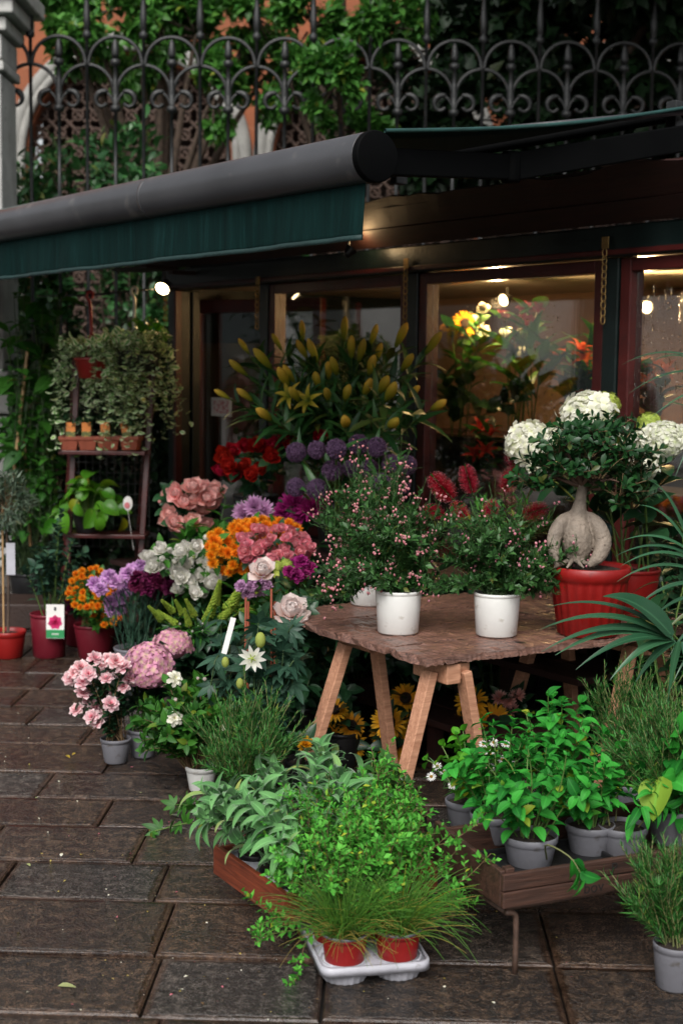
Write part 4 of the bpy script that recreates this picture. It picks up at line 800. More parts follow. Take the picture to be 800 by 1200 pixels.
# ================================================================== LEFT OF THE SHOP
SY = 8.9
sd_ = thing('plant_stand', 'dark red wooden ladder stand with two narrow shelves beside the kiosk', 'stand', tuple(G(120, 735)))
bo = np.array(G(120, 735))
def sbar(a, b, wx=.035, wy=.035, name='rail'): add(sd_, name, bar(np.array(a) - bo, np.array(b) - bo, wx, wy, (0, 1, .1)), M['red_paint'], smooth=False, bevel=.004)
for (a, b, c, d_) in ((181, 405, 160, 738), (92, 415, 76, 738)):
    sbar(D(a, b, SY + .12), D(c, d_, SY - .12) * (1, 1, 0), name='upright'); sbar(D(a - 3, b, SY + .16), D(c - 3, d_ - 10, SY + .5) * (1, 1, 0), name='upright')
for py in (528, 626):
    a, b = D(68 if py == 528 else 74, py, SY - .15), D(170, py - 2, SY - .15)
    for k in range(2): add(sd_, 'shelf_board', box(0, b[0] - a[0], .004 + k * .12, .116 + k * .12, -.025, 0), M['red_paint'], a - bo, smooth=False, bevel=.004)
sbar(D(88, 412, SY), D(184, 407, SY), name='rung')
# wire mesh at the back of the stand
wm = []; a0, a1 = D(85, 640, SY + .25), D(175, 430, SY + .25)
for x in np.linspace(a0[0], a1[0], 12): wm.append(tubes(np.array([(x, a0[1], a0[2]), (x, a0[1], a1[2])]) - bo, .003, sides=4))
for z in np.linspace(a0[2], a1[2], 18): wm.append(tubes(np.array([(a0[0], a0[1], z), (a1[0], a0[1], z)]) - bo, .003, sides=4))
add(sd_, 'wire_mesh', join(wm), M['iron'], kind='stuff')
m, t, o = nt('seed_label_print'); p = N(t, 'ShaderNodeBsdfPrincipled', i_Roughness=.5); tc = N(t, 'ShaderNodeTexCoord'); nz = N(t, 'ShaderNodeTexVoronoi', i_Scale=60.0); t.links.new(tc.outputs['Object'], nz.inputs['Vector'])
sx = N(t, 'ShaderNodeSeparateXYZ'); t.links.new(tc.outputs['Object'], sx.inputs[0]); rz_ = ramp(t, [(.3, (.7, .45, .05, 1)), (.5, (.1, .12, .02, 1))]); t.links.new(nz.outputs['Distance'], rz_.inputs[0])
gt = math_(t, 'GREATER_THAN', sx.outputs[2], .068); mx = N(t, 'ShaderNodeMix', data_type='RGBA'); t.links.new(gt, mx.inputs[0]); t.links.new(rz_.outputs[0], mx.inputs[6]); mx.inputs[7].default_value = (.7, .22, .03, 1); t.links.new(mx.outputs[2], p.inputs['Base Color']); t.links.new(p.outputs[0], o.inputs[0]); M['seedlabel'] = m
for k, (px, lab) in enumerate(((82, 'small square terracotta pot with orange flower label at the shelf end'), (103, 'small square terracotta pot with orange label, second from shelf end'), (128, 'widest small square terracotta pot with orange label on the shelf'), (154, 'small square terracotta pot with tilted label beside the red upright'))):
    rk = R_(50 + k); b = D(px, 527, SY - .05); T = thing('herb_pot', lab, 'plant pot', tuple(b), rk.uniform(-.15, .15), 'square pots on the red stand')
    h_, w1 = .085, .058 * (1.2 if k == 2 else 1); wb = w1 * .78; v = []
    for ww, z in ((wb, 0), (w1 * .97, h_ * .72), (w1 * 1.08, h_ * .74), (w1 * 1.1, h_), (w1 * .98, h_), (w1 * .9, h_ * .8)): v += [(-ww, -ww, z), (ww, -ww, z), (ww, ww, z), (-ww, ww, z)]
    f = [(i * 4 + j, i * 4 + (j + 1) % 4, (i + 1) * 4 + (j + 1) % 4, (i + 1) * 4 + j) for i in range(5) for j in range(4)] + [(20, 21, 22, 23)]
    add(T, 'pot', quads(v, f), M['terrapot'], smooth=False, bevel=.003)
    stt = grow(rk, 16, .16, .07, (0, 0, h_ * .8), .02); Rl, pl = leaf_frames(rk, stt, 7, (.02, .04)); add(T, 'foliage', join([inst(far, Rl, pl), tubes(stt, .0015, sides=3).m(1)]), [M['g_dark'], M['stem_d']], kind='stuff')
    add(T, 'label', box(-.028, .028, -.001, .001, 0, .125), M['seedlabel'], (rk.uniform(-.01, .01), -w1 * .8, h_ * .55), np.array(Matrix.Rotation(rk.normal(0, .12), 3, 'Y') @ Matrix.Rotation(-.1, 3, 'X')), smooth=False)
# rod with two hanging baskets
rd_ = thing('hanging_rod', 'thin iron rod carrying the two hanging ivy baskets', 'rod', tuple(D(120, 344, SY)))
add(rd_, 'rod', tubes(np.array([D(45, 347, FY - .1), D(105, 346, SY), D(165, 340, SY), tuple(KP(207, 338, .03))]) - D(120, 344, SY), .008, sides=6), M['iron'])
for k, (px, py, hk, cmat, lab, n) in enumerate(((110, 440, (105, 346), 'redpot', 'hanging basket of variegated ivy on a red hook', 64), (157, 432, (157, 341), 'whitepot', 'hanging basket of variegated ivy on a white hook by lamp', 64))):
    rk = R_(60 + k); b = D(px, py, SY - .02); T = thing('hanging_basket', lab, 'hanging plant', tuple(b)); top = D(hk[0], hk[1], SY) - b
    pot(T, .12, .13, M['redpot' if k == 0 else 'blackplastic'], z=-.02)
    hkp = path([tuple(top + (.012, 0, -.02)), tuple(top + (.02, 0, .012)), tuple(top + (-.005, 0, .022)), tuple(top + (-.016, 0, -.01)), tuple(top + (.004, 0, -.06)), (top[0] * .5, 0, top[2] * .55), (top[0] * .4, 0, top[2] * .5)], 24)
    add(T, 'hook', tubes(hkp, .011, sides=6), M[cmat])
    for a in (.3, 2.4, 4.5): add(T, 'hanger_wire', tubes(np.array([(top[0] * .45, 0, top[2] * .55), (.115 * math.cos(a), .115 * math.sin(a), .1)]), .004, sides=5), M[cmat])
    P = []
    for i in range(n):
        a = rk.uniform(0, 6.28); r = rk.uniform(.05, .11); o2 = r + rk.uniform(.05, .14); dz = rk.uniform(.12, .62) if k == 0 else rk.uniform(.1, .55)
        P.append(path([(r * math.cos(a), r * math.sin(a), .1), (o2 * math.cos(a), o2 * math.sin(a), .16 + rk.uniform(-.02, .08)), ((o2 + .05) * math.cos(a) + rk.normal(0, .02), (o2 + .04) * math.sin(a), .1 - dz * .45), ((o2 + .04) * math.cos(a) + rk.normal(0, .05), (o2 + .03) * math.sin(a), .1 - dz)], 9))
    P = np.array(P); Rl, pl = leaf_frames(rk, P, 20, (.03, .06), .02, 1., (.8, 1.5), up=.1, droop=.2)
    add(T, 'foliage', join([inst(LF['oval'], Rl, pl), tubes(P, .0015, sides=3).m(1)]), [M['g_ivy'], M['stem_d']], kind='stuff')
# yellow-green trailing spray by the lamp
b = D(172, 412, SY - .05); T = thing('young_plant', 'yellow green leafy sprig standing behind the white hooked basket', 'plant', tuple(b)); rk = R_(66)
add(T, 'pot', lathe([(1e-3, -.12), (.07, -.12), (.09, 0), (.085, 0), (.08, -.02), (1e-3, -.02)], 20), M['blackplastic']); stt = grow(rk, 9, .2, .12); Rl, pl = leaf_frames(rk, stt, 7, (.05, .1), .3)
add(T, 'foliage', join([inst(LF['obov'], Rl, pl), tubes(stt, .002, sides=3).m(1)]), [M['g_pothos'], M['stem']], kind='stuff')
# pothos on the lower shelf
b = D(104, 624, SY - .05); T = thing('pothos_plant', 'yellow green pothos with large trailing leaves on the lower shelf', 'plant', tuple(b)); rk = R_(67); pot(T, .1, .12, M['blackplastic'])
stt = grow(rk, 24, .26, .27, (0, 0, .1), .05, droop=.2, arch=.5); add(T, 'vine', tubes(stt, .003, sides=4), M['stem'], kind='stuff')
Rl, pl = leaf_frames(rk, stt, 3, (.09, .15), .45, 1., (.4, 1.), up=.1, droop=.5); many(T, 'leaf', mesh(HI['pothos'], 'leaf', M['g_pothos']), Rl, pl)
tg = thing('plant_tag', 'white plant tag printed with pink petals beside the pothos', 'tag', tuple(D(150, 590, SY - .2)))
add(tg, 'card', ball(1, 8, 14).at(R=np.diag((.03, .003, .045))), M['paper']); add(tg, 'print', ball(1, 6, 10).at((-.004, -.003, -.012), np.diag((.018, .0015, .02))), M['p_salmon']); add(tg, 'stake', tubes(np.array([(0, 0, -.04), (0.02, .1, -.3)]), .002, sides=4), M['paper'])
# climber on a cane against the wall
b = D(35, 640, 9.6) * (1, 1, 0); T = thing('climbing_plant', 'tall climbing vine with drooping leaves on a bamboo cane by pillar', 'climber', tuple(b)); rk = R_(68); pot(T, .14, .24, M['blackplastic'])
add(T, 'cane', tubes(np.array([D(33, 408, 9.35), D(14, 580, 9.35)]) - b, .011, .012, 6), M['cane']); add(T, 'cane', tubes(np.array([D(28, 500, 9.4), D(36, 640, 9.5)]) - b, .009, .01, 6), M['cane'])
P = []
for i in range(46):
    x0, x1 = rk.uniform(12, 66), rk.uniform(2, 74); yt = rk.choice([345, 380, 430, 480, 520], p=[.12, .2, .26, .22, .2]) + rk.uniform(-12, 20); P.append(path([(rk.uniform(-.08, .08), rk.uniform(-.05, .05), .2), tuple(D(x0, 600, 9.5 + rk.uniform(-.2, .2)) - b), tuple(D((x0 + x1) / 2, (600 + yt) / 2, 9.5 + rk.uniform(-.25, .2)) - b), tuple(D(x1, yt, 9.45 + rk.uniform(-.25, .25)) - b)], 10))
P = np.array(P); Rl, pl = leaf_frames(rk, P, 20, (.05, .1), .25, 1., (.7, 1.3), up=.0, droop=.4); R2, p2 = leaf_frames(rk, P[:14], 4, (.17, .24), .75, 1., (.5, 1.1), up=0, droop=.7)
add(T, 'foliage', join([inst(LF['leaf'], Rl, pl), inst(LF['leaf'], R2, p2), tubes(P, .003, sides=4).m(1)]), [M['g_mid'], M['stem_d']], kind='stuff')
# olive standard in a red pot
b = G(10, 770); T = thing('olive_tree', 'small olive tree with grey green crown in a bright red pot', 'tree', tuple(b)); rk = R_(69); pot(T, .1, .155, M['redpot2'], rim=.014, rimh=.03, taper=.8)
zc = D(14, 592, b[1])[2]; add(T, 'trunk', tubes(path([(0, 0, .1), (.006, 0, .4), (-.004, .01, zc - .1), (0, 0, zc)], 12), .009, .006, 6), M['bark']); add(T, 'stake', tubes(np.array([(-.02, -.015, .1), (-.02, -.015, zc)]), .006, sides=6), M['cane'])
g, p_ = crown(rk, 1900, (.0, 0, zc), (.16, .15, .18), LF['narrow'], (.04, .07), k=22, tight=.36); tw = tubes(np.stack([np.tile((0, 0, zc - .06), (60, 1)), p_[:60] * .6 + np.array((0, 0, zc)) * .4, p_[:60]], 1), .003, .001, 3)
add(T, 'crown', join([g, tw.m(1)]), [M['g_olive'], M['twig']], kind='stuff'); add(T, 'care_tag', box(.0, .05, -.001, .001, -.09, .09), M['tray'], (.0, -.02, zc - .3), smooth=False)
# rose bush with a picture label
b = G(58, 769); T = thing('rose_bush', 'leafy rose bush in a wine red pot with pink rose label', 'rose bush', tuple(b)); rk = R_(70); pot(T, .105, .25, M['winepot'], taper=.85)
stt = grow(rk, 22, .64, .2, (0, 0, .22), .05, hv=.5); Rl, pl = leaf_frames(rk, stt, 26, (.035, .065), .25, up=.1); add(T, 'foliage', join([inst(LF['oval'], Rl, pl), tubes(stt, .004, .002, 4).m(1)]), [M['g_blue'], M['stem']], kind='stuff')
lb_ = add(T, 'label', box(-.05, .05, -.0015, .0015, 0, .19), M['paper'], D(65, 748, b[1] - .13) - b, np.array(Matrix.Rotation(-.04, 3, 'X')), smooth=False)
add(lb_, 'rose_picture', join([blade(1, .8, 'petal', 4, 1, .0, .0).at(k=.042, R=np.array(Matrix.Rotation(a, 3, 'Z'))) for a in np.linspace(0, 6.28, 8)[:-1]]).at((0, -.0028, .09), np.array(Matrix.Rotation(rad(90), 3, 'X'))), petal('printed_rose', (.5, .01, .1, 1), (.75, .04, .2, 1), (.8, .1, .3, 1)))
add(lb_, 'green_band', box(-.05, .05, -.0026, -.0018, 0.002, .048), solid('label_green', (.02, .25, .08, 1), .5), smooth=False); add(lb_, 'dark_mark', box(-.006, .006, -.0026, -.0018, .155, .175), M['blackplastic'], smooth=False); add(lb_, 'white_word', join([box(-.018 + k * .008, -.013 + k * .008, -.0034, -.003, .02, .028) for k in range(5)]), M['paper'], smooth=False)
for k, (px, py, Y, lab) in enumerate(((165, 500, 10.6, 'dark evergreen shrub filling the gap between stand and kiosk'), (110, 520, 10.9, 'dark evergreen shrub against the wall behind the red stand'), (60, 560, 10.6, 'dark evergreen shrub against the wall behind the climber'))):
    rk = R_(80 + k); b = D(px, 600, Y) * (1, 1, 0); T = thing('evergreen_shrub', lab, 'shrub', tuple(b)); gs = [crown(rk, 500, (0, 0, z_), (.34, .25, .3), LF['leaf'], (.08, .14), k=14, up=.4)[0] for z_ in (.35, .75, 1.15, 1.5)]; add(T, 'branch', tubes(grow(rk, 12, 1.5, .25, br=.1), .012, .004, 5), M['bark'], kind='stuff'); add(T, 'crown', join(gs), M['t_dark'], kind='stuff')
stp = thing('brown_plinth', 'low reddish brown stone plinth behind the potted rose and olive', 'plinth', tuple(G(60, 738))); add(stp, 'block', box(-1.0, 1.0, 0, .4, 0, .16), solid('red_brown_stone', (.028, .013, .009, 1), .6, .3, 8, .4), smooth=False, bevel=.012)
# ================================================================== CUT FLOWERS AND POTS BEFORE THE SHOP
def kb(px, wd, z): q = KP(px, 500, wd); return np.array((q[0], q[1], z))        # bucket spot on the staging
rk = R_(101)
H = [('lilybud', D(x, y, Y), s) for x, y, Y, s in ((318, 432, 7.5, .15), (290, 440, 7.6, .13), (338, 452, 7.4, .16), (345, 448, 7.45, .13), (372, 425, 7.7, .14), (360, 420, 7.7, .12), (296, 470, 7.4, .12), (318, 492, 7.2, .15), (403, 400, 7.8, .13), (433, 405, 7.7, .12), (463, 407, 7.6, .15), (420, 425, 7.6, .14), (412, 420, 7.6, .14), (432, 440, 7.5, .15), (395, 440, 7.4, .14), (385, 445, 7.5, .13), (405, 500, 7.0, .16), (455, 500, 7.0, .16), (470, 435, 7.4, .14), (498, 415, 7.5, .15), (452, 470, 7.2, .17), (445, 460, 7.2, .16), (404, 470, 7.3, .14), (425, 465, 7.4, .15), (385, 470, 7.3, .13), (350, 470, 7.3, .14), (374, 455, 7.4, .13), (292, 415, 7.9, .1), (270, 468, 7.6, .1), (480, 465, 7.2, .12), (505, 480, 7.0, .14), (355, 400, 7.9, .11), (440, 425, 7.7, .12), (330, 410, 7.9, .1))]
H = [(a, b, c * 1.06) for a, b, c in H]
H += [('lily', D(x, y, 7.3), .16) for x, y in ((362, 470), (340, 465))]
bunch('lily_bouquet', 'tall bunch of yellow green lily buds before the shop window', 'cut flowers', kb(400, .3, .62), H, rk, 'lance', (.14, .24), 26, 'g_lily', 'stem', .004, ('bucket', .15, .3, 'blackplastic'), start=.3, lang=(.5, 1.1))
rk = R_(102)
H = hp('rose_red', [(268, 545), (272, 528), (285, 545), (300, 522), (288, 522), (318, 535), (322, 520), (336, 512), (331, 505), (342, 520), (258, 552), (306, 548), (275, 556), (375, 512), (345, 528), (262, 535), (312, 525), (295, 556)], 7.55, .12, rk, .2)
bunch('red_rose_bouquet', 'bunch of deep red roses below the lilies by the door', 'cut flowers', kb(300, .35, .62), H, rk, 'oval', (.06, .1), 8, 'g_dark', 'stem', .0035, ('bucket', .14, .26, 'blackplastic'), camw=.7)
rk = R_(103)
H = hp('rose_pink', [(206, 577), (226, 570), (240, 572), (216, 588), (233, 592), (247, 590), (252, 576), (228, 583), (205, 612), (216, 616), (226, 610), (198, 608), (243, 583)], 7.7, .14, rk, .12) + heads_px(rk, 'rose_pink', 225, 592, 36, 28, 9, 7.8, .15, .11, 14) + hp('rosebud_pink', [(190, 580), (196, 574), (187, 588), (198, 584), (202, 572), (210, 570), (192, 596)], 7.7, .045, rk)
bunch('pink_rose_bouquet', 'bunch of pale coral pink roses with small buds beside the door', 'cut flowers', kb(225, .6, .42), H, rk, 'oval', (.06, .1), 9, 'g_dark', 'stem', .003, ('bucket', .13, .22, 'blackplastic'), camw=.6)
rk = R_(104)
H = hp('allium', [(347, 530), (371, 527), (389, 551), (347, 571), (371, 573), (394, 526), (420, 521), (441, 524), (458, 543), (477, 545), (433, 549), (411, 549), (470, 568), (446, 566)], 6.7, .08, rk, .2)
bunch('allium_bouquet', 'tall bunch of round dusky purple alliums on thick green stems', 'cut flowers', kb(410, .75, .42), H, rk, 'lance', (.1, .2), 2, 'g_lily', 'stem', .007, ('bucket', .14, .24, 'blackplastic'), start=.2)
rk = R_(105)
H = hp('mum_magenta', [(343, 592), (362, 598), (352, 604), (371, 590), (334, 600)], 6.9, .13, rk) + hp('mum_mauve', [(287, 602), (298, 594), (307, 598)], 6.9, .12, rk)
bunch('dahlia_bouquet', 'dark magenta dahlias with mauve blooms under the alliums', 'cut flowers', kb(330, .8, .42), H, rk, 'oval', (.07, .12), 9, 'g_dark', 'stem_d', .0035, ('bucket', .12, .2, 'blackplastic'), camw=.7)
rk = R_(106)
H = hp('bud_white', [(186, 637), (190, 655), (216, 636), (241, 630), (205, 658), (220, 663), (233, 645), (250, 650), (178, 650), (199, 645), (246, 668)], 6.8, .075, rk, .15) + hp('rose_white', [(189, 643), (230, 640), (218, 660), (232, 676), (251, 674), (262, 672), (228, 684), (241, 660), (173, 652), (208, 672), (195, 660), (238, 692), (180, 663), (247, 684), (256, 660), (212, 646)], 6.75, .105, rk, .15) + heads_px(rk, 'rose_white', 226, 664, 38, 32, 13, 6.85, .2, .09, 11)
bunch('white_lisianthus', 'bunch of white lisianthus between coral roses and orange blooms', 'cut flowers', kb(230, 1.05, .22), H, rk, 'leaf', (.05, .09), 12, 'g_mid', 'stem', .0025, ('bucket', .13, .22, 'blackplastic'))
rk = R_(107)
H = heads_px(rk, 'mum_orange', 256, 640, 13, 17, 17, 6.6, .1, .058, 5) + heads_px(rk, 'mum_orange', 310, 622, 38, 13, 40, 6.7, .15, .06, 5.5) + heads_px(rk, 'mum_orange', 284, 648, 12, 22, 12, 6.55, .08, .06, 6) + heads_px(rk, 'mum_orange', 268, 655, 22, 18, 14, 6.6, .1, .058, 6)
bunch('orange_pompon_bouquet', 'bunch of small bright orange pompon blooms above white lisianthus', 'cut flowers', kb(300, 1.0, .22), H, rk, 'leaf', (.05, .09), 7, 'g_mid', 'stem', .0022, ('bucket', .13, .24, 'blackplastic'), camw=.7)
rk = R_(108)
H = heads_px(rk, 'rose_salmon', 322, 640, 42, 23, 46, 6.45, .14, .075, 7)
bunch('spray_rose_bouquet', 'bunch of salmon pink spray roses in front of orange pompons', 'cut flowers', kb(325, 1.1, .22), H, rk, 'leaf', (.04, .07), 9, 'g_dark', 'stem', .0022, ('bucket', .12, .22, 'blackplastic'), camw=.8)
rk = R_(109)
H = heads_px(rk, 'carn_mauve', 298, 686, 16, 12, 9, 6.1, .06, .06, 8) + heads_px(rk, 'carn_magenta', 352, 665, 15, 10, 9, 6.1, .06, .07, 9) + heads_px(rk, 'mum_sunflower', 334, 668, 12, 9, 0, 6.1, .06, .05, 6) + heads_px(rk, 'hyd_green', 333, 670, 13, 10, 6, 6.1, .06, .055, 8)
bunch('mixed_bouquet', 'mixed bunch of mauve stock, chartreuse blooms and magenta carnations', 'cut flowers', (D(325, 700, 6.3) * (1, 1, 0)), H, rk, 'leaf', (.04, .08), 9, 'g_mid', 'stem', .0022, ('bucket', .12, .24, 'blackplastic'), camw=.7)
# green flower spikes
rk = R_(110); H = []
for x, y, s in ((190, 710, .13), (203, 700, .13), (215, 706, .12), (246, 700, .17), (252, 686, .17), (264, 690, .19), (272, 684, .19), (240, 712, .13), (228, 705, .13), (258, 705, .16), (280, 700, .15), (207, 716, .12), (222, 718, .12)): H.append(('spike', D(x, y + s * 130, 6.4 + rk.uniform(-.1, .1)), s))
H += heads_px(rk, 'bud_white', 215, 735, 25, 12, 9, 6.3, .05, .024, 6)
bunch('green_spike_bouquet', 'bunch of lime green ornithogalum spikes with few white buds', 'cut flowers', D(235, 760, 6.6) * (1, 1, 0), H, rk, 'narrow', (.06, .1), 13, 'g_mid', 'stem', .0035, ('bucket', .14, .22, 'blackplastic'), start=.3)
# carnations
rk = R_(111)
H = hp('carn_lilac', [(118, 690), (112, 684), (130, 705), (140, 700), (136, 682), (128, 676), (150, 672), (158, 668), (168, 680), (176, 667), (150, 689), (133, 715), (140, 712), (165, 663), (203, 664), (190, 672), (144, 696)], 7.25, .095, rk, .12) + hp('carn_purple', [(160, 685), (172, 690), (183, 668), (186, 682), (196, 676), (200, 688), (208, 678), (178, 676), (170, 670), (192, 692), (160, 676), (205, 690), (188, 660), (183, 695), (213, 684), (196, 664), (206, 668), (172, 682)], 7.25, .1, rk, .12)
bunch('carnation_bucket', 'grey bucket of lilac and dark purple carnations with blue green stems', 'cut flowers', D(160, 800, 7.25) * (1, 1, 0), H, rk, 'narrow', (.06, .1), 9, 'g_blue', 'g_blue', .003, ('bucket', .115, .2, 'greypot'), start=.1, camw=.7, lang=(.25, .7))
# orange and maroon chrysanthemums
rk = R_(112); b = D(112, 775, 7.9) * (1, 1, 0)
T = bunch('orange_mum_pot', 'pot of small orange chrysanthemums beside the carnation bucket', 'potted flowers', b, heads_px(rk, 'mum_orange', 108, 690, 30, 25, 62, 7.75, .15, .042, 5.5) + heads_px(rk, 'mum_orange', 125, 722, 18, 12, 12, 7.7, .1, .042, 6), rk, 'leaf', (.03, .06), 11, 'g_mid', 'stem', .002, ('pot', .12, .2, 'winepot'), camw=.7)
rk = R_(113)
bunch('maroon_mum_pot', 'pot of dark maroon chrysanthemums behind the orange ones', 'potted flowers', D(92, 770, 8.3) * (1, 1, 0), heads_px(rk, 'mum_magenta', 92, 700, 17, 18, 26, 8.2, .1, .04, 5), rk, 'leaf', (.03, .06), 9, 'g_dark', 'stem_d', .002, ('pot', .1, .2, 'winepot'))
# azalea in a grey pot
b = G(136, 893); rk = R_(114); Y = b[1]; s = Y / FPX
H = hp('azalea', [(82, 795), (95, 782), (101, 795), (110, 788), (118, 780), (125, 795), (108, 805), (98, 812), (118, 815), (130, 790), (112, 828), (122, 838), (115, 846), (135, 815), (130, 825), (142, 820), (105, 822), (97, 800), (112, 772), (127, 772), (136, 775), (145, 782), (141, 790), (124, 828), (152, 795), (90, 832), (145, 805), (104, 790), (118, 800), (108, 840), (128, 806), (88, 788)], Y - .04, .072, rk, .08)
bunch('azalea_pot', 'double pink and white azalea in a grey pot on the paving', 'potted flowers', b, H, rk, 'oval', (.03, .05), 22, 'g_dark', 'twig', .003, ('pot', .064, .105, 'greypot'), camw=.7, start=.3)
# pink hydrangea
b = G(168, 886); rk = R_(115)
T = bunch('pink_hydrangea', 'pink mophead hydrangea with two round heads beside the azalea', 'potted flowers', b, [('hyd_pink', D(175, 780, 5.8), .2), ('hyd_pink', D(202, 757, 6.15), .17), ('hyd_pink', D(152, 800, 6.1), .1)], rk, 'oval', (.08, .13), 12, 'g_dark', 'stem', .004, ('pot', .065, .12, 'greypot'), camw=.4, start=.35)
st2 = grow(rk, 10, .3, .14, (0, 0, .1), .03); Rl, pl = leaf_frames(rk, st2, 7, (.07, .12), .3); add(T, 'lower_foliage', join([inst(LF['oval'], Rl, pl), tubes(st2, .003, sides=4).m(1)]), [M['g_dark'], M['stem']], kind='stuff')
# gardenia in a white pot
b = G(236, 926); rk = R_(116); Y = b[1]; T = thing('gardenia_plant', 'glossy green gardenia with cream blooms in a white pot', 'potted flowers', tuple(b)); pot(T, .062, .1, M['whitepot'])
zc = D(222, 842, Y)[2] - 0; stt = grow(rk, 95, .37, .24, (-.03, 0, .08), .03, hv=.6); Rl, pl = leaf_frames(rk, stt, 19, (.036, .062), .25, 1., (.5, 1.), up=.3)
add(T, 'foliage', join([inst(LF['leaf'], Rl, pl), tubes(stt, .003, .0015, 4).m(1)]), [M['g_mid'], M['twig']], kind='stuff')
for x, y, k, sz in ((205, 795, 'gardenia', .075), (205, 842, 'gardenia', .07), (240, 796, 'bud_blush', .035), (206, 820, 'bud_blush', .035), (265, 853, 'gardenia', .045), (232, 795, 'bud_blush', .03)): link('flower', FM[k], T, D(x, y, Y - .16) - b, zframe(np.array([face(rk, b, D(x, y, Y), .3, .9)]), rk)[0] * sz)
# trailing leaves on the paving
b = G(250, 970); T = thing('trailing_vine', 'trailing shoot with pale leaves lying on the wet paving', 'plant', tuple(b)); rk = R_(117)
P = np.array([path([(.06, .05, .1), (0, 0, .03), tuple(G(215, 975) - b + (0, 0, .03)), tuple(G(178, 980) - b + (0, 0, .015))], 12), path([(.05, .04, .1), (-.01, .0, .05), tuple(G(225, 960) - b + (0, 0, .05)), tuple(G(205, 962) - b + (0, 0, .06))], 12)])
Rl, pl = leaf_frames(rk, P, 8, (.05, .075), .3, 1., (.5, 1.2), up=.2); add(T, 'vine', tubes(P, .003, sides=4), M['stem']); many(T, 'leaf', mesh(HI['passion'], 'leaf', M['g_mid']), Rl, pl)
# passion flower on canes
b = D(292, 880, 5.45) * (1, 1, 0); rk = R_(118); T = thing('passion_flower_vine', 'passion flower vine with one white star bloom climbing on canes', 'climber', tuple(b)); pot(T, .12, .2, M['blackplastic'])
for x0, y0, x1, y1 in ((288, 700, 287, 860), (318, 690, 318, 860)): add(T, 'cane', tubes(np.array([D(x0, y0, 5.5), D(x1, y1, 5.45) * (1, 1, 0) + (0, 0, .2)]) - b, .005, sides=6), M['terrapot'])
P = []
for i in range(20): x = rk.uniform(255, 345); P.append(path([(rk.uniform(-.05, .05), rk.uniform(-.05, .05), .2), tuple(D(292 + (x - 292) * .6, 850, 5.45 + rk.uniform(-.1, .1)) - b), tuple(D(x, rk.uniform(740, 830), 5.35 + rk.uniform(-.1, .1)) - b), tuple(D(x + rk.uniform(-14, 14), rk.uniform(715, 820), 5.3 + rk.uniform(-.1, .1)) - b)], 10))
P = np.array(P); Rl, pl = leaf_frames(rk, P, 10, (.06, .1), .25, 1., (.6, 1.2), up=0., droop=.6); add(T, 'vine', tubes(P, .0025, sides=4), M['stem_d'], kind='stuff'); many(T, 'leaf', mesh(HI['passion'], 'leaf', M['g_blue']), Rl, pl)
link('flower', FM['passion'], T, D(296, 772, 5.15) - b, zframe(np.array([nrm(CAMP - D(296, 772, 5.15) + (-.6, 0, .3))]), rk)[0] * .105)
for x, y in ((305, 750), (264, 776), (281, 801)): add(T, 'flower_bud', ball(.5, 7, 9, 1.5), M['p_chart'], D(x, y, 5.15) - b, np.eye(3) * (.04 if y == 750 else .028))
add(T, 'care_tag', box(-.01, .01, -.001, .001, -.07, .07), M['paper'], D(268, 745, 5.2) - b, np.array(Matrix.Rotation(.25, 3, 'Y')), smooth=False)
# blush climbing rose with dark leaves
b = D(352, 880, 6.0) * (1, 1, 0); rk = R_(119); T = thing('blush_rose_bush', 'dark leaved rose bush with large blush white blooms beside the table', 'rose bush', tuple(b)); pot(T, .13, .22, M['blackplastic'])
P = []
for i in range(40): x = rk.uniform(300, 405); y = rk.uniform(690, 850); P.append(path([(rk.uniform(-.07, .07), rk.uniform(-.05, .05), .2), tuple(D(352 + (x - 352) * .6, 830, 5.95) - b), tuple(D(x, y, 5.85 + rk.uniform(-.15, .2)) - b), tuple(D(x + rk.uniform(-14, 14), y - 18, 5.8 + rk.uniform(-.15, .2)) - b)], 9))
P = np.array(P); Rl, pl = leaf_frames(rk, P, 22, (.05, .085), .15, 1., (.6, 1.2), up=.0, droop=.3)
add(T, 'foliage', join([inst(LF['oval'], Rl, pl), tubes(P, .004, .002, 4).m(1)]), [M['g_dark'], M['stem_d']], kind='stuff')
for x, y, k, sz in ((342, 714, 'rose_full', .165), (308, 667, 'rose_full', .125), (333, 738, 'bud_blush', .07), (355, 720, 'rose_blush', .08)): link('flower', FM[k], T, D(x, y, 5.6) - b, zframe(np.array([face(rk, b, D(x, y, 5.7), .5, .7, .1)]), rk)[0] * sz)
for x0, x1 in ((291, 290), (322, 323)): add(T, 'cane', tubes(np.array([D(x0, 705, 5.75), D(x1, 860, 5.8)]) - b, .006, sides=6), M['terrapot'])
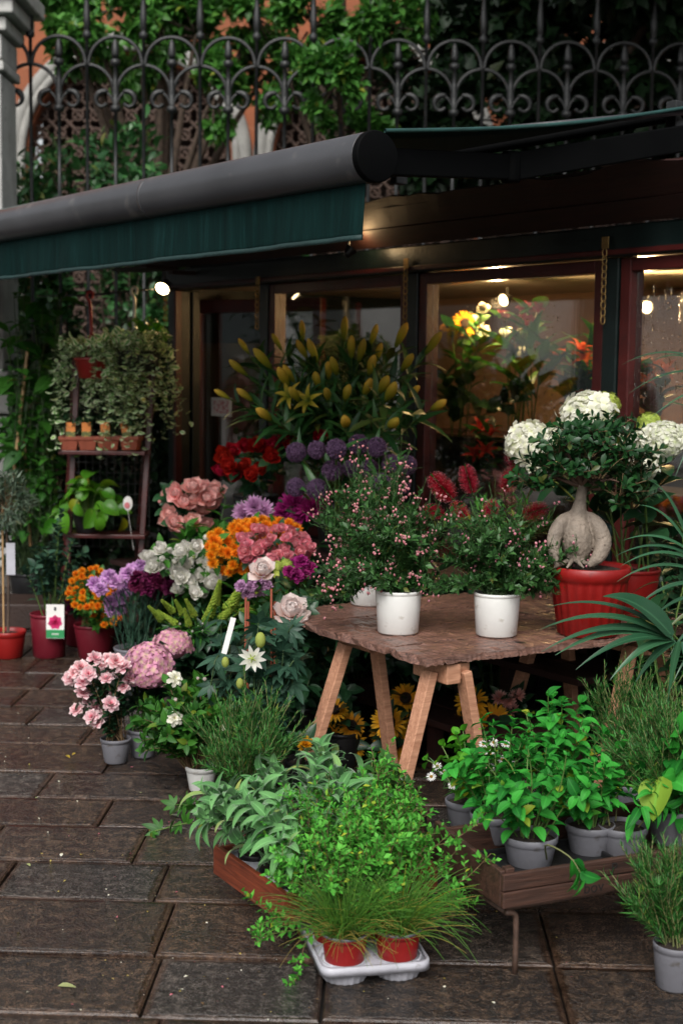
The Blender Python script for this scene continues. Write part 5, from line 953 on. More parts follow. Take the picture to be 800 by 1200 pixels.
# dark shrubs filling the shade under the table and behind
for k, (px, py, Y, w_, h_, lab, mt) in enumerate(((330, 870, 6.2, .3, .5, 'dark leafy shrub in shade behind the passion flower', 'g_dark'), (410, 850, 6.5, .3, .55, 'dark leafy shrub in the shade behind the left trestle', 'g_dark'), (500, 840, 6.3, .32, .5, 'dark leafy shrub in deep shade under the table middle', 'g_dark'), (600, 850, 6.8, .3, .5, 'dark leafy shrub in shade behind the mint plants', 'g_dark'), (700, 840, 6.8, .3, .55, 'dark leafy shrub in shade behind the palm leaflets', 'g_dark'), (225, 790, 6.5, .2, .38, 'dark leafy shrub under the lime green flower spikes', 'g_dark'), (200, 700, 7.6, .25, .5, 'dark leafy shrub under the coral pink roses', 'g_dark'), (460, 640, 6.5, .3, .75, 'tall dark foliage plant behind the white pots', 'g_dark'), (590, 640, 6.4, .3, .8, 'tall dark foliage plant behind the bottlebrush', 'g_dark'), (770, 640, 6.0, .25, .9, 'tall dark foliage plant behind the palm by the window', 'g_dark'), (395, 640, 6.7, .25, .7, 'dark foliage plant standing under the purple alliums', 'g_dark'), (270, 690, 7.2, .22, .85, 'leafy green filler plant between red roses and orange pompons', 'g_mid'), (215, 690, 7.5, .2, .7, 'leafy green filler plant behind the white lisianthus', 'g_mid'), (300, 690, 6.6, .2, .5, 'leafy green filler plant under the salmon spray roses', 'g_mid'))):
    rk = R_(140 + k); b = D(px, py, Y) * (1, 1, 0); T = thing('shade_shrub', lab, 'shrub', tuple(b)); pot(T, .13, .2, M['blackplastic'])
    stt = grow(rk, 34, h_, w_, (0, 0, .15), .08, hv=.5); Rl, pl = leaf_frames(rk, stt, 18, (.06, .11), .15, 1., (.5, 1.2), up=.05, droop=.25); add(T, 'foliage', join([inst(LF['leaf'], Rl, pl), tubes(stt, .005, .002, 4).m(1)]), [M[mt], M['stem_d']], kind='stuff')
# ================================================================== THE TRESTLE TABLE
TB = G(500, 774, .65); TA = -rad(57.9); tbl = thing('trestle_table', 'rough weathered plank table top on two pale pine trestles', 'table', (TB[0], TB[1], 0), TA)
TR = np.array(Matrix.Rotation(TA, 3, 'Z'))
def tw(x, y, z=.65): return np.array((TB[0], TB[1], 0)) + TR @ np.array((x, y, z))
def plank(x0, x1, y0, y1, rg, e0, e1):
    n = 150; ys_ = np.linspace(y0, y1, n); nl = np.cumsum(rg.normal(0, 1, n)) * .0014 * e0 + rg.normal(0, .0016, n) * e0; nr = np.cumsum(rg.normal(0, 1, n)) * .0014 * e1 + rg.normal(0, .0018, n) * e1
    sm_ = lambda a: np.convolve(np.pad(a, 2, 'edge'), np.ones(5) / 5, 'valid') * 1.5; nl, nr = sm_(nl), sm_(nr); v = []
    nc = 7
    for i, y in enumerate(ys_):
        a, b = x0 + nl[i] - nl.mean(), x1 + nr[i] - nr.mean(); th = .025 + rg.normal(0, .0015)
        for j in range(nc): x = a + (b - a) * j / (nc - 1); dy = rg.normal(0, .007) if i in (0, n - 1) else 0; v.append((x + (.004 if j == 0 else -.004 if j == nc - 1 else 0), y + dy, .65 + rg.normal(0, .0016)))
        for j in range(nc): x = a + (b - a) * j / (nc - 1); dy = rg.normal(0, .007) if i in (0, n - 1) else 0; v.append((x + rg.normal(0, .0015) * (j in (0, nc - 1)), y + dy, .65 - th))
    f = []; c = 2 * nc
    for i in range(n - 1):
        for j in range(nc - 1): a = i * c + j; f += [(a, a + 1, a + c + 1, a + c), (a + nc, a + c + nc, a + c + nc + 1, a + nc + 1)]
        a = i * c; f += [(a, a + c, a + c + nc, a + nc)]; a += nc - 1; f += [(a, a + nc, a + c + nc, a + c)]
    for j in range(nc - 1): f += [(j, j + nc, j + nc + 1, j + 1)]; a = (n - 1) * c + j; f += [(a, a + 1, a + 1 + nc, a + nc)]
    return quads(v, f)
rk = R_(200); xs = [0, -.26, -.56, -.83, -1.14]
for k in range(4): add(tbl, 'plank', plank(xs[k + 1] + .004, xs[k] - .004, -.0 + rk.uniform(-.03, .03), 1.5 + rk.uniform(-.05, .05), rk, 1.1 if k == 3 else .4, 1.1 if k == 0 else .4), M['rough'], smooth=False)
for y in (.14, 1.1):
    add(tbl, 'cross_block', box(-.24, -.03, y - .03, y + .03, .545, .616), M['pine'], smooth=False, bevel=.004); add(tbl, 'cross_block', box(-.22, -.045, y + .034, y + .08, .555, .614), M['pine'], smooth=False, bevel=.004); add(tbl, 'cross_block', box(-.8, -.58, y + .0, y + .05, .56, .616), M['pine'], smooth=False, bevel=.004)
    for x in (-.1, -.66):
        for s in (-1, 1): add(tbl, 'leg', bar((x + (.0 if s < 0 else .05), y + s * .055, .585), (x + (.03 if x > -.3 else -.03), y + s * (.24 if s < 0 else .2), 0), .058, .034, (0, 1, 0)), M['pine'], smooth=False, bevel=.003)
# ------------------------------------------------------------------ fine-leaved plants with pink buds in white pots
def buds(rng, tips, n, r, key, spread=.02):
    p = np.repeat(tips, n, 0) + rng.normal(0, spread, (len(tips) * n, 3)); k = len(p); s = rng.uniform(r * .6, r * 1.2, k)
    bg_ = lathe([(1e-3, -1), (.6, -.6), (.9, .1), (.6, .8), (1e-3, 1.2)], 6); bg_.uv = np.stack([bg_.v[bg_.l][:, 2] * .25 + .7, np.ones(len(bg_.l))], -1)
    return inst(bg_, zframe(rng.normal(size=(k, 3)) * .5 + (0, 0, 1), rng) * s[:, None, None], p)
def wax(px, py, lab, seed, dirs, n=70, hgt=.34, nbud=5, potm='whitepot'):
    rg = R_(seed); b = G(px, py, .652); T = thing('waxflower_plant', lab, 'potted flowers', tuple(b))
    o = pot(T, .088, .165, M[potm], taper=.88, rim=.005, rimh=.013, fill=.92); P = []
    for i in range(n):
        a = rg.uniform(0, 6.28); dx, dz, sp = dirs[rg.integers(len(dirs))]; r = rg.uniform(.05, sp); e = np.array((dx + r * math.cos(a), r * .8 * math.sin(a), .17 + dz * rg.uniform(.45, 1.05))); s = np.array((rg.uniform(-.05, .05), rg.uniform(-.05, .05), .15))
        P.append(bez(s, s * .4 + e * .45 + (0, 0, .1 + .12 * max(0, -dz + .2)), e, 8))
    P = np.array(P); Rl, pl = leaf_frames(rg, P, 44, (.02, .04), .1, .97, (.5, 1.1), up=.2)
    Q = []                                             # fine side twigs with the buds
    for q in P:
        for j in rg.integers(3, 8, 4): d = rg.normal(0, .03, 3) + (q[-1] - q[-2]) * .8 + (0, 0, .025); Q.append(np.stack([q[j], q[j] + d * .5, q[j] + d + (0, 0, .01)]))
    Q = np.array(Q); R2, p2 = leaf_frames(rg, Q, 9, (.012, .022), .1, 1., (.4, 1.), up=.3)
    add(T, 'foliage', join([inst(far, Rl, pl), inst(LF['needle'], R2, p2), tubes(P, .002, .001, 4).m(1), tubes(Q, .0009, sides=3).m(1)]), [leafy('wax_leaf', (.02, .07, .018, 1), (.05, .14, .035, 1)), M['stem_d']], kind='stuff')
    tips = Q[rg.permutation(len(Q))[:int(len(Q) * .2)], -1]; add(T, 'bud', buds(rg, tips, nbud, .0055, 'bud_pink', .012), M['p_bud_pink'], kind='stuff'); return T
wax(466, 741, 'white pot of fine leaved plant with many pink buds spilling leftward', 210, [(0, .3, .24), (-.18, .24, .18), (-.05, .38, .18), (-.25, -.04, .08), (.06, .2, .22), (-.02, .02, .25), (-.14, .1, .2)], 165, nbud=6)
wax(581, 744, 'white pot of fine leaved plant with few pale buds beside bonsai', 211, [(0, .26, .22), (.05, .34, .18), (.22, .0, .1), (-.1, .24, .17), (.2, .16, .13), (0, .02, .25), (.1, .08, .2)], 150, nbud=3)
wax(432, 708, 'white pot of fine leaved budding plant standing at table back', 212, [(0, .36, .18), (.06, .44, .12), (-.12, .22, .12)], 80, nbud=4)
# ------------------------------------------------------------------ bottlebrush
rk = R_(220); b = G(585, 700, .652); H = [('brush', D(x, y, Y), s) for x, y, Y, s in ((530, 585, 5.75, .14), (600, 548, 5.9, .12), (553, 578, 5.8, .12), (612, 604, 5.6, .11), (624, 566, 5.75, .11), (546, 606, 5.7, .1), (590, 575, 5.9, .12), (520, 603, 5.8, .09), (572, 602, 5.85, .1))]
T = bunch('bottlebrush_plant', 'bottlebrush shrub with crimson brushes behind the white pots', 'potted flowers', b, H, rk, 'lance', (.04, .075), 16, 'g_mid', 'twig', .003, ('pot', .1, .15, 'winepot'), start=.3)
for o, d in zip([c for c in T.children if c.name.startswith('flower')], ((-.8, -.4, .9), (.1, -.4, 1), (-.3, -.2, 1), (.8, -.5, .35), (.25, -.3, 1), (-.5, -.5, .5), (.3, -.5, .8), (-.8, -.4, .3), (.1, -.8, .5))):
    M4 = Matrix((np.array(zframe(np.array([nrm(d)]), rk)[0]) * o.scale.x).tolist()).to_4x4(); M4.translation = o.location.copy(); o.matrix_basis = M4
st2 = grow(rk, 22, .36, .26, (0, 0, .12), .05); Rl, pl = leaf_frames(rk, st2, 22, (.035, .065), .25, 1., (.5, 1.)); add(T, 'side_foliage', join([inst(LF['lance'], Rl, pl), tubes(st2, .003, .0015, 4).m(1)]), [M['g_mid'], M['twig']], kind='stuff')
# ------------------------------------------------------------------ ginseng fig bonsai
b = G(688, 743, .652); T = thing('fig_bonsai', 'ginseng fig bonsai with swollen trunk in a fluted red pot', 'bonsai', tuple(b)); rk = R_(230); s = b[1] / FPX
o = pot(T, .152, .265, M['redpot'], taper=.74, rim=.02, rimh=.05, fill=.94, flutes=22)
L_ = lambda px, py, dy=0: np.array((D(px, py, b[1] + dy) - b))
ch = [(path([L_(676, 664), L_(676, 640, -.02), L_(675, 618, -.02), L_(678, 596), L_(681, 578), L_(683, 566)], 16), [.02, .038, .053, .06, .062, .06, .054, .045, .036, .029, .025, .022, .021, .02, .02, .02]),
      (path([L_(670, 604), L_(658, 612, -.03), L_(650, 627, -.05), L_(648, 645, -.07), L_(654, 664, -.08)], 12), [.022, .026, .029, .031, .032, .032, .031, .029, .026, .022, .018, .012]),
      (path([L_(687, 604), L_(699, 615, -.03), L_(706, 635, -.05), L_(701, 652, -.07), L_(688, 663, -.08)], 12), [.022, .027, .031, .034, .036, .037, .036, .034, .031, .027, .02, .012])]
tm = join([tubes(p_, np.array(r) * (.98 if len(r) == 16 else .9), sides=14, cap=True) for p_, r in ch]); tm = join([tm] + [tubes(path([L_(672, 652, -.03), L_(672 + 14 * math.cos(a_), 660, -.05 - .05 * abs(math.sin(a_))), L_(672 + 26 * math.cos(a_), 666, -.04 - .09 * abs(math.sin(a_)))], 8), np.linspace(.013, .005, 8), sides=6, cap=True) for a_ in (.3, 1.1, 1.9, 2.7)]); trk = add(T, 'trunk', tm, M['skinbark'])
rm = trk.modifiers.new('merge', 'REMESH'); rm.mode = 'VOXEL'; rm.voxel_size = .0045; rm.use_smooth_shade = True; sm = trk.modifiers.new('smooth', 'SMOOTH'); sm.iterations = 3; sm.factor = .5
tops = [L_(x, y, d) for x, y, d in ((640, 540, 0), (655, 515, -.05), (680, 500, 0), (700, 505, .05), (720, 520, -.05), (738, 530, 0), (750, 550, .02), (668, 545, -.09), (700, 545, -.1), (725, 565, -.08), (690, 520, -.06), (740, 580, -.02), (630, 560, 0), (715, 500, .08), (660, 530, .1))]
c0 = L_(682, 570); brs = np.array([path([c0, c0 * .7 + t_ * .3 + (rk.normal(0, .01), 0, .0), c0 * .3 + t_ * .7 + (0, 0, .015), t_], 9) for t_ in tops]); add(T, 'branch', tubes(brs, .011, .003, 6), solid('brown_twig', (.12, .07, .05, 1), .8, .3, 30), kind='stuff')
gs = []
for t_ in tops:
    sub = grow(rk, 15, .1, .12, t_ - (0, 0, .05), .02, hv=.7, arch=.1); Rl, pl = leaf_frames(rk, sub, 9, (.03, .052), .2, 1., (.5, 1.1), up=.1); gs += [inst(LF['obov'], Rl, pl), tubes(sub, .0018, sides=3).m(1)]
add(T, 'crown', join(gs), [leafy('fig_leaf', (.008, .036, .012, 1), (.014, .06, .014, 1), .35, .12, .15, spec=.35), M['twig']], kind='stuff')
# ------------------------------------------------------------------ white hydrangea in its red pot
b = G(744, 728, .652); b[1] += .12; rk = R_(231)
H = [('hyd_white', D(x, y, Y), s_) for x, y, Y, s_ in ((619, 520, 5.75, .19), (688, 490, 5.8, .23), (650, 520, 5.8, .13), (768, 520, 5.6, .17), (752, 548, 5.5, .12), (782, 515, 5.55, .14), (722, 520, 5.75, .14))] + [('hyd_green', D(708, 476, 5.85), .13), ('hyd_green', D(760, 497, 5.65), .1), ('hyd_white', D(626, 546, 5.7), .07)]
T = bunch('white_hydrangea', 'cream white hydrangea with greenish heads behind the fig bonsai', 'potted flowers', b, H, rk, 'oval', (.11, .17), 8, 'g_dark', 'stem', .005, ('pot', .12, .2, 'redpot'), camw=.55, start=.3, droop=.3)
# ------------------------------------------------------------------ palm at the right
b = np.array((1.44, 4.8, 0)); T = thing('kentia_palm', 'kentia palm with long arching dark green leaflets at the table end', 'palm', tuple(b)); rk = R_(240); pot(T, .17, .3, M['blackplastic'])
def ribbon(P, w0, fold=.25, prof='lance'):
    P = np.asarray(P); n = len(P); T_ = nrm(np.gradient(P, axis=0)); side = nrm(np.cross(T_, np.broadcast_to(np.array((0, -.55, .83)), T_.shape))); up = np.cross(side, T_); wd = np.maximum(PROF[prof](np.linspace(.02, 1, n)), .03)[:, None] * w0 / 2
    v = np.stack([P - side * wd + up * wd * fold, P, P + side * wd + up * wd * fold], 1).reshape(-1, 3); f = []; uv = []; u = np.linspace(0, 1, n)
    for i in range(n - 1):
        for j in range(2): a = i * 3 + j; f.append((a, a + 1, a + 4, a + 3)); uv += [(u[i], j - 1), (u[i], j), (u[i + 1], j), (u[i + 1], j - 1)]
    return quads(v, f, uv)
def frond(rach, leaflets, Y, wl, sag):
    rp = path([b + (rk.uniform(-.04, .04), rk.uniform(-.04, .04), .26)] + [D(x, y, Yq) for x, y, Yq in rach], 24) - b; fo = add(T, 'frond', tubes(rp, .006, .003, 6), M['stem'])
    for (x0, y0, x1, y1, w_) in leaflets:
        p0, p1 = D(x0, y0, Y), D(x1, y1, Y + rk.uniform(-.12, .05)); L = np.linalg.norm(p1 - p0); c = (p0 + p1) / 2 + (0, 0, sag * L); add(fo, 'leaflet', ribbon(bez(p0 - b, c - b, p1 - b, 12), w_ * wl), M['g_palm'])
frond([(870, 900, 4.7), (830, 800, 4.6), (792, 748, 4.45), (775, 738, 4.4)], [(786, 748, 632, 738, .032), (786, 748, 634, 764, .036), (788, 749, 650, 768, .042), (789, 750, 674, 785, .036), (789, 750, 714, 797, .034), (791, 752, 742, 803, .032), (795, 752, 782, 820, .028), (787, 746, 706, 699, .1), (787, 744, 640, 712, .022), (799, 752, 815, 830, .03)], 4.4, 1., .26)
frond([(880, 880, 4.8), (850, 700, 4.75), (812, 640, 4.6), (790, 610, 4.5)], [(805, 638, 748, 592, .018), (806, 636, 762, 564, .02), (812, 650, 728, 634, .016), (815, 655, 720, 652, .017), (818, 662, 726, 664, .018), (820, 672, 722, 682, .018), (822, 685, 738, 718, .02), (824, 700, 760, 728, .02), (826, 715, 778, 742, .02), (828, 730, 783, 770, .018), (832, 745, 788, 800, .018)], 4.5, 1., .3)
frond([(890, 850, 5.1), (880, 600, 5.1), (850, 460, 5.0), (810, 415, 4.9)], [(815, 420, 727, 428, .012), (820, 428, 762, 424, .012), (835, 440, 735, 462, .013), (850, 455, 760, 492, .013), (860, 520, 770, 470, .013), (850, 460, 790, 560, .02), (852, 470, 800, 600, .02)], 4.95, 1., .25)
for k in range(4):
    a = -.6 + k * .55; e = b + (1.1 * math.cos(a), .7 * math.sin(a), 1.2 + .3 * (k % 2)); rp = path([(0, 0, .3), (.15 * math.cos(a), .1 * math.sin(a), .9), tuple((e - b) * (.6, .6, 1.05)), tuple(e - b)], 20); fo = add(T, 'frond', tubes(rp, .007, .003, 6), M['stem'])
    for i in range(5, 20):
        for s_ in (1, -1): d = nrm(rp[min(i + 1, 19)] - rp[i - 1]); sd2 = np.cross(d, (0, 0, 1)) * s_; tip = rp[i] + (d * .6 + sd2) * .3 + (0, 0, -.1); add(fo, 'leaflet', ribbon(bez(rp[i], (rp[i] + tip) / 2 + (0, 0, .07), tip, 8), .026), M['g_palm'])
for k, (px, py, Y, lab) in enumerate(((790, 560, 5.3, 'leafy shoot with broad dark leaves behind the palm'),)):
    bb_ = D(px + 20, 760, Y) * (1, 1, 0); T2 = thing('foliage_plant', lab, 'plant', tuple(bb_)); rk = R_(245); pot(T2, .12, .2, M['winepot']); stt = grow(rk, 14, 1.15, .2, (0, 0, .15), .05, hv=.55); Rl, pl = leaf_frames(rk, stt, 10, (.1, .17), .3, 1., (.5, 1.2), up=0, droop=.4); add(T2, 'foliage', join([inst(LF['lance'], Rl, pl), inst(LF['oval'], Rl[::4] * .8, pl[::4]), tubes(stt, .004, sides=4).m(1)]), [M['g_dark'], M['stem']], kind='stuff')
# ================================================================== HERBS IN FRONT
def rosemary(base, lab, seed, n, h, sp, potr, poth, potm='greypot', z0=None, per=84, size=(.02, .038), mat='g_rosm', lean=(0, 0)):
    rg = R_(seed); T = thing('rosemary_plant', lab, 'herb', tuple(base)); pot(T, potr, poth, M[potm], taper=.82, rim=.006, rimh=.018, fill=.9)
    P = grow(rg, n, h, sp, (0, 0, poth * .85), potr * .6, 8, hv=.55, arch=.12); P = P + np.linspace(0, 1, P.shape[1])[None, :, None] ** 1.5 * np.array((lean[0], lean[1], 0))
    Q = []                                              # side shoots
    for q in P:
        for j in rg.integers(2, 7, 3): d = nrm(q[j + 1] - q[j]) * .1 * rg.uniform(.5, 1.2) + np.append(rg.normal(0, .03, 2), .02); Q.append(np.array([q[j] + d * t_ + (0, 0, .02 * t_ * t_) for t_ in np.linspace(0, 1, 9)]))
    A = np.concatenate([P, np.array(Q)]); R1, p1 = leaf_frames(rg, P, per, size, .12, 1., (.35, .95), up=.1); R2, p2 = leaf_frames(rg, np.array(Q), 26, (size[0] * .8, size[1] * .8), .1, 1., (.35, .9), up=.15)
    add(T, 'foliage', join([inst(LF['needle'], R1, p1), inst(LF['needle'], R2, p2), tubes(P, .0026, .0012, 4).m(1), tubes(np.array(Q), .0014, sides=3).m(1)]), [M[mat], M['rosestem']], kind='stuff'); return T
rosemary(G(288, 962), 'bushy rosemary with thin green needles beside the white gardenia pot', 301, 66, .42, .21, .07, .1, 'terrapot')
rosemary(G(786, 986, .22), 'large rosemary in a grey pot behind the dark wooden crate', 302, 66, .38, .2, .075, .11, lean=(-.06, 0))
rosemary(G(735, 950, .05), 'grey green rosemary in shade under the table edge', 303, 44, .5, .2, .08, .11, size=(.02, .034))
rosemary(G(790, 1156), 'small upright rosemary in a grey pot standing on the paving', 304, 30, .3, .11, .062, .125, lean=(-.03, 0))
# ------------------------------------------------------------------ dark crate on its steel stand
F0 = G(589, 1066, .2); CA = math.atan2(.407, .913); crt = thing('wooden_crate', 'shallow dark wooden crate with black lettering on its front board', 'crate', tuple(F0), CA); CX, CYd, CH = .78, .42, .095
def board(x0, x1, y0, y1, z0, z1, nm='board'): add(crt, nm, box(x0, x1, y0, y1, z0, z1), M['crate'], smooth=False, bevel=.003)
board(0, CX, 0, .016, .0, .045); board(0, CX, .001, .017, .048, CH); board(.0, CX, CYd - .016, CYd, .0, CH)
for x in (0.0, CX - .016):
    v = [(x, .018, 0), (x + .016, .018, 0), (x, CYd - .018, 0), (x + .016, CYd - .018, 0), (x, .018, CH + .005), (x + .016, .018, CH + .005), (x, CYd - .018, CH + .03), (x + .016, CYd - .018, CH + .03), (x, .06, CH + .03), (x + .016, .06, CH + .03)]
    add(crt, 'end_board', quads([v[i] for i in range(8)], [(0, 2, 3, 1), (4, 5, 7, 6), (0, 1, 5, 4), (2, 6, 7, 3), (0, 4, 6, 2), (1, 3, 7, 5)]), M['crate'], smooth=False, bevel=.003)
for k in range(4): board(.018, CX - .018, .02 + k * .097, .112 + k * .097, .002, .012, 'floor_slat')
board(.018, .045, .018, .045, .013, CH + .01, 'corner_block')
def lettering(parent, txt, size, loc, rot, mat):
    cu = bpy.data.curves.new('lettering', 'FONT'); cu.body = txt; cu.size = size; cu.extrude = .0006; tmp = bpy.data.objects.new('lettering', cu); col.objects.link(tmp); bpy.context.view_layer.update()
    me = bpy.data.meshes.new_from_object(tmp.evaluated_get(bpy.context.evaluated_depsgraph_get())); bpy.data.objects.remove(tmp); me.materials.clear(); me.materials.append(mat); o = link('lettering', me, parent, loc); o.rotation_euler = rot; return o
ink = solid('faded_black_ink', (.008, .006, .005, 1), .8, .4, 60)
lettering(crt, 'bov', .045, (.255, -.0016, .008), (rad(90), 0, 0), ink); lettering(crt, 'P', .042, (.345, -.0006, .054), (rad(90), 0, 0), ink)
ls = thing('steel_stand', 'thin rusty steel rod stand carrying the dark crate', 'stand', (F0[0], F0[1], 0), CA)
zr = .19; add(ls, 'frame_rod', tubes(np.array([(.03, .03, zr), (CX + .1, .03, zr)]), .008, sides=8, cap=True), M['rust']); add(ls, 'frame_rod', tubes(np.array([(.03, CYd - .03, zr), (CX + .1, CYd - .03, zr)]), .008, sides=8, cap=True), M['rust'])
for x in (.035, CX): add(ls, 'frame_rod', tubes(np.array([(x, .03, zr - .017), (x, CYd - .03, zr - .017)]), .008, sides=8, cap=True), M['rust'])
for x in (.06, CX - .05):
    for y in (.03, CYd - .03): add(ls, 'leg', tubes(path([(x - .035, y, zr - .012), (x - .008, y, zr - .02), (x, y, zr - .05), (x, y, 0)], 12), .0085, sides=8, cap=True), M['rust'])
btr = thing('black_tray', 'black plastic carrying tray under the mint pots in the crate', 'tray', tuple(F0), CA); add(btr, 'base', box(.05, .45, .05, .33, .016, .022), M['blackplastic'], smooth=False); add(btr, 'rim', join([box(.04, .46, .04, .05, .016, .04), box(.04, .46, .33, .34, .016, .04), box(.04, .05, .05, .33, .016, .04), box(.45, .46, .05, .33, .016, .04)]), M['blackplastic'], smooth=False, bevel=.004)
mintl = mesh(HI['mint'], 'leaf', M['g_mint'])
def mint(base, lab, seed, n, h, sp, per, size, lmesh=mintl, lim=200, potr=.074, poth=.09, potm='greypot', name='mint_plant', droop=.15, ang=(.7, 1.25), lean=(0, 0), hv=.45, upv=.05, stemm='stem', start=.18):
    rg = R_(seed); T = thing(name, lab, 'herb', tuple(base)); pot(T, potr, poth, M[potm], taper=.8, rim=.007, rimh=.022, fill=.88)
    P = grow(rg, n, h, sp, (0, 0, poth * .85), potr * .6, 8, hv=hv, arch=.15); P = P + np.linspace(0, 1, P.shape[1])[None, :, None] ** 1.5 * np.array((lean[0], lean[1], 0))
    add(T, 'stem', tubes(P, .0026, .0016, 5), M[stemm], kind='stuff'); R1, p1 = leaf_frames(rg, P, per, size, start, 1., ang, pair=True, up=upv, droop=droop)
    tp = np.repeat(P[:, -1], 4, 0); Rt = frame(nrm(rg.normal(0, .5, tp.shape) + (0, 0, .7)), rg.normal(0, 1, tp.shape)) * rg.uniform(size[0] * .4, size[0] * .75, len(tp))[:, None, None]; R1 = np.concatenate([R1, Rt]); p1 = np.concatenate([p1, tp])
    q = rg.permutation(len(p1)); many(T, 'leaf', lmesh, R1[q], p1[q], lim); return T
mint(G(620, 1012, .218), 'lush mint in a grey pot at the front of the black tray', 311, 22, .31, .2, 16, (.036, .062), lim=300, potr=.08)
mint(G(578, 985, .218), 'mint in a grey pot between the front mint and the lemon balm', 312, 14, .32, .15, 14, (.034, .058), lim=240)
mint(G(690, 998, .218), 'mint in a grey pot beside the drooping sage', 313, 20, .31, .2, 15, (.036, .06), lim=300)
mint(G(650, 962, .218), 'tallest mint rising behind the other mint pots', 314, 18, .35, .18, 16, (.036, .06), lim=300)
mint(G(548, 968, .2), 'lemon balm with round leaves in a grey pot by the crate end', 315, 13, .27, .13, 11, (.03, .055), mesh(HI['basil'], 'leaf', M['g_bright']), 160, lean=(-.03, 0), name='lemon_balm')
sagel = mesh(HI['sage'], 'leaf', M['g_sage'])
mint(G(728, 1000, .218), 'drooping broad leaved sage hanging over the crate front', 316, 9, .17, .14, 9, (.07, .11), mesh(HI['sage'], 'leaf', M['g_mint']), 80, droop=.9, name='drooping_sage', stemm='rosestem', start=.45)
# trailing shoot over the crate front
b = G(640, 1015, .25); T = thing('mint_shoot', 'long mint shoot bending down over the crate lettering', 'herb', tuple(b)); rk = R_(317); q = path([(.0, .0, .02), tuple(D(640, 990, 3.75) - b), tuple(D(668, 1005, 3.68) - b), tuple(D(682, 1028, 3.66) - b)], 12); add(T, 'stem', tubes(q, .0028, .002, 5), M['rosestem']); Rl, pl = leaf_frames(rk, q[None], 7, (.05, .075), .7, 1., (.6, 1.3), pair=True, up=0, droop=.3); many(T, 'leaf', mintl, Rl, pl)
# basil at the right edge
mint(G(828, 1000, .2), 'basil with large cupped leaves at the right beside rosemary', 318, 8, .42, .13, 9, (.09, .14), mesh(HI['basil'], 'leaf', M['g_mint']), 60, name='basil_plant', droop=.3, lean=(-.06, -.05))
# ------------------------------------------------------------------ sage in the red crate
S0 = G(332, 1047, .19); S1 = G(250, 990, .19); CA2 = math.atan2(*(S1 - S0)[[1, 0]]) - math.pi / 2; sc2 = thing('red_crate', 'reddish wooden crate holding the sage tray', 'crate', (S0[0], S0[1], 0), CA2); Ls = np.linalg.norm(S1 - S0)
for nm, q in (('side_board', (0, .018, 0, Ls, .1, .19)), ('side_board', (.5, .518, 0, Ls, .1, .19)), ('end_board', (.019, .499, 0, .018, .1, .185)), ('end_board', (.019, .499, Ls - .018, Ls, .1, .185))): add(sc2, nm, box(*q), M['redcrate'], smooth=False, bevel=.003)
for k in range(4): add(sc2, 'floor_slat', box(.02, .498, .022 + k * .1, .1 + k * .1, .085, .098), M['redcrate'], smooth=False)
for x in (.12, .36):
    for y in (.1, Ls - .14): add(sc2, 'foot', box(x, x + .04, y, y + .04, 0, .084), M['redcrate'], smooth=False)
RC2 = np.array(Matrix.Rotation(CA2, 3, 'Z'))
def rtray(T, nx, ny, pitch, cup_r, z0, rim_z, mat):
    W_, D_ = nx * pitch, ny * pitch; sg = 32; rr_ = .035; out = []
    for q in range(sg):
        a = 2 * np.pi * (q + .5) / sg; cx = (W_ / 2 - rr_) * np.sign(math.cos(a)); cy = (D_ / 2 - rr_) * np.sign(math.sin(a)); out.append((cx + rr_ * math.cos(a), cy + rr_ * math.sin(a)))
    rings = []; k = len(out)
    for sc_, z in ((.93, rim_z - .004), (1.0, rim_z - .003), (1.012, rim_z - .016), (1.03, rim_z - .018), (1.02, rim_z + .006), (.985, rim_z + .008), (.97, rim_z)): rings += [(x * sc_ + W_ / 2, y * sc_ + D_ / 2, z) for x, y in out]
    f = [(i * k + j, (i + 1) * k + j, (i + 1) * k + (j + 1) % k, i * k + (j + 1) % k) for i in range(6) for j in range(k)]; g = quads(rings, f); pl_ = Geo(rings, np.concatenate([g.l, 6 * k + np.arange(k)]), np.concatenate([g.t, [k]]))
    add(T, 'rim', pl_, mat)
    cupm = mesh(lathe([(1e-3, z0, 0), (cup_r * .82, z0, 1), (cup_r * .86, z0 + .004, 1), (cup_r, rim_z - .003, 1), (cup_r * .97, rim_z + .004, 0), (cup_r * .9, rim_z + .002, 0)], 72, 18, .03), 'cup', mat)
    for i in range(nx):
        for j in range(ny): link('cup', cupm, T, ((i + .5) * pitch, (j + .5) * pitch, 0))
tp0 = np.array((S0[0], S0[1], 0)) + RC2 @ np.array((.03, .03, .102)); tr1 = thing('pot_tray', 'pale grey moulded tray holding sage inside the red crate', 'tray', tuple(tp0), CA2); rtray(tr1, 3, 3, .135, .058, 0, .062, M['tray'])
for k, (i, j, lab) in enumerate(((0, 0, 'sage plant at the front of the red crate, leaves hanging over'), (0, 1, 'sage plant at the crate side above the wet paving'), (0, 2, 'sage plant at the rear corner of the red crate'), (1, 1, 'tall sage plant in the middle of the red crate'), (1, 2, 'upright sage plant at the back of the red crate'), (2, 2, 'sage plant in the red crate beside the trestle leg'))):
    p_ = tp0 + RC2 @ np.array(((i + .5) * .135, (j + .5) * .135, .012)); mint(p_, lab, 330 + k, 10, .2 + .05 * (i > 0) + .03 * j, .13, 12, (.075, .125), sagel, 120, .052, .07, 'blackplastic', 'sage_plant', .3 + .35 * (i == 0), (.35, 1.0), lean=((-.09, -.03) if i == 0 else (0, 0)), hv=.4, upv=.25, stemm='g_sage', start=.35)
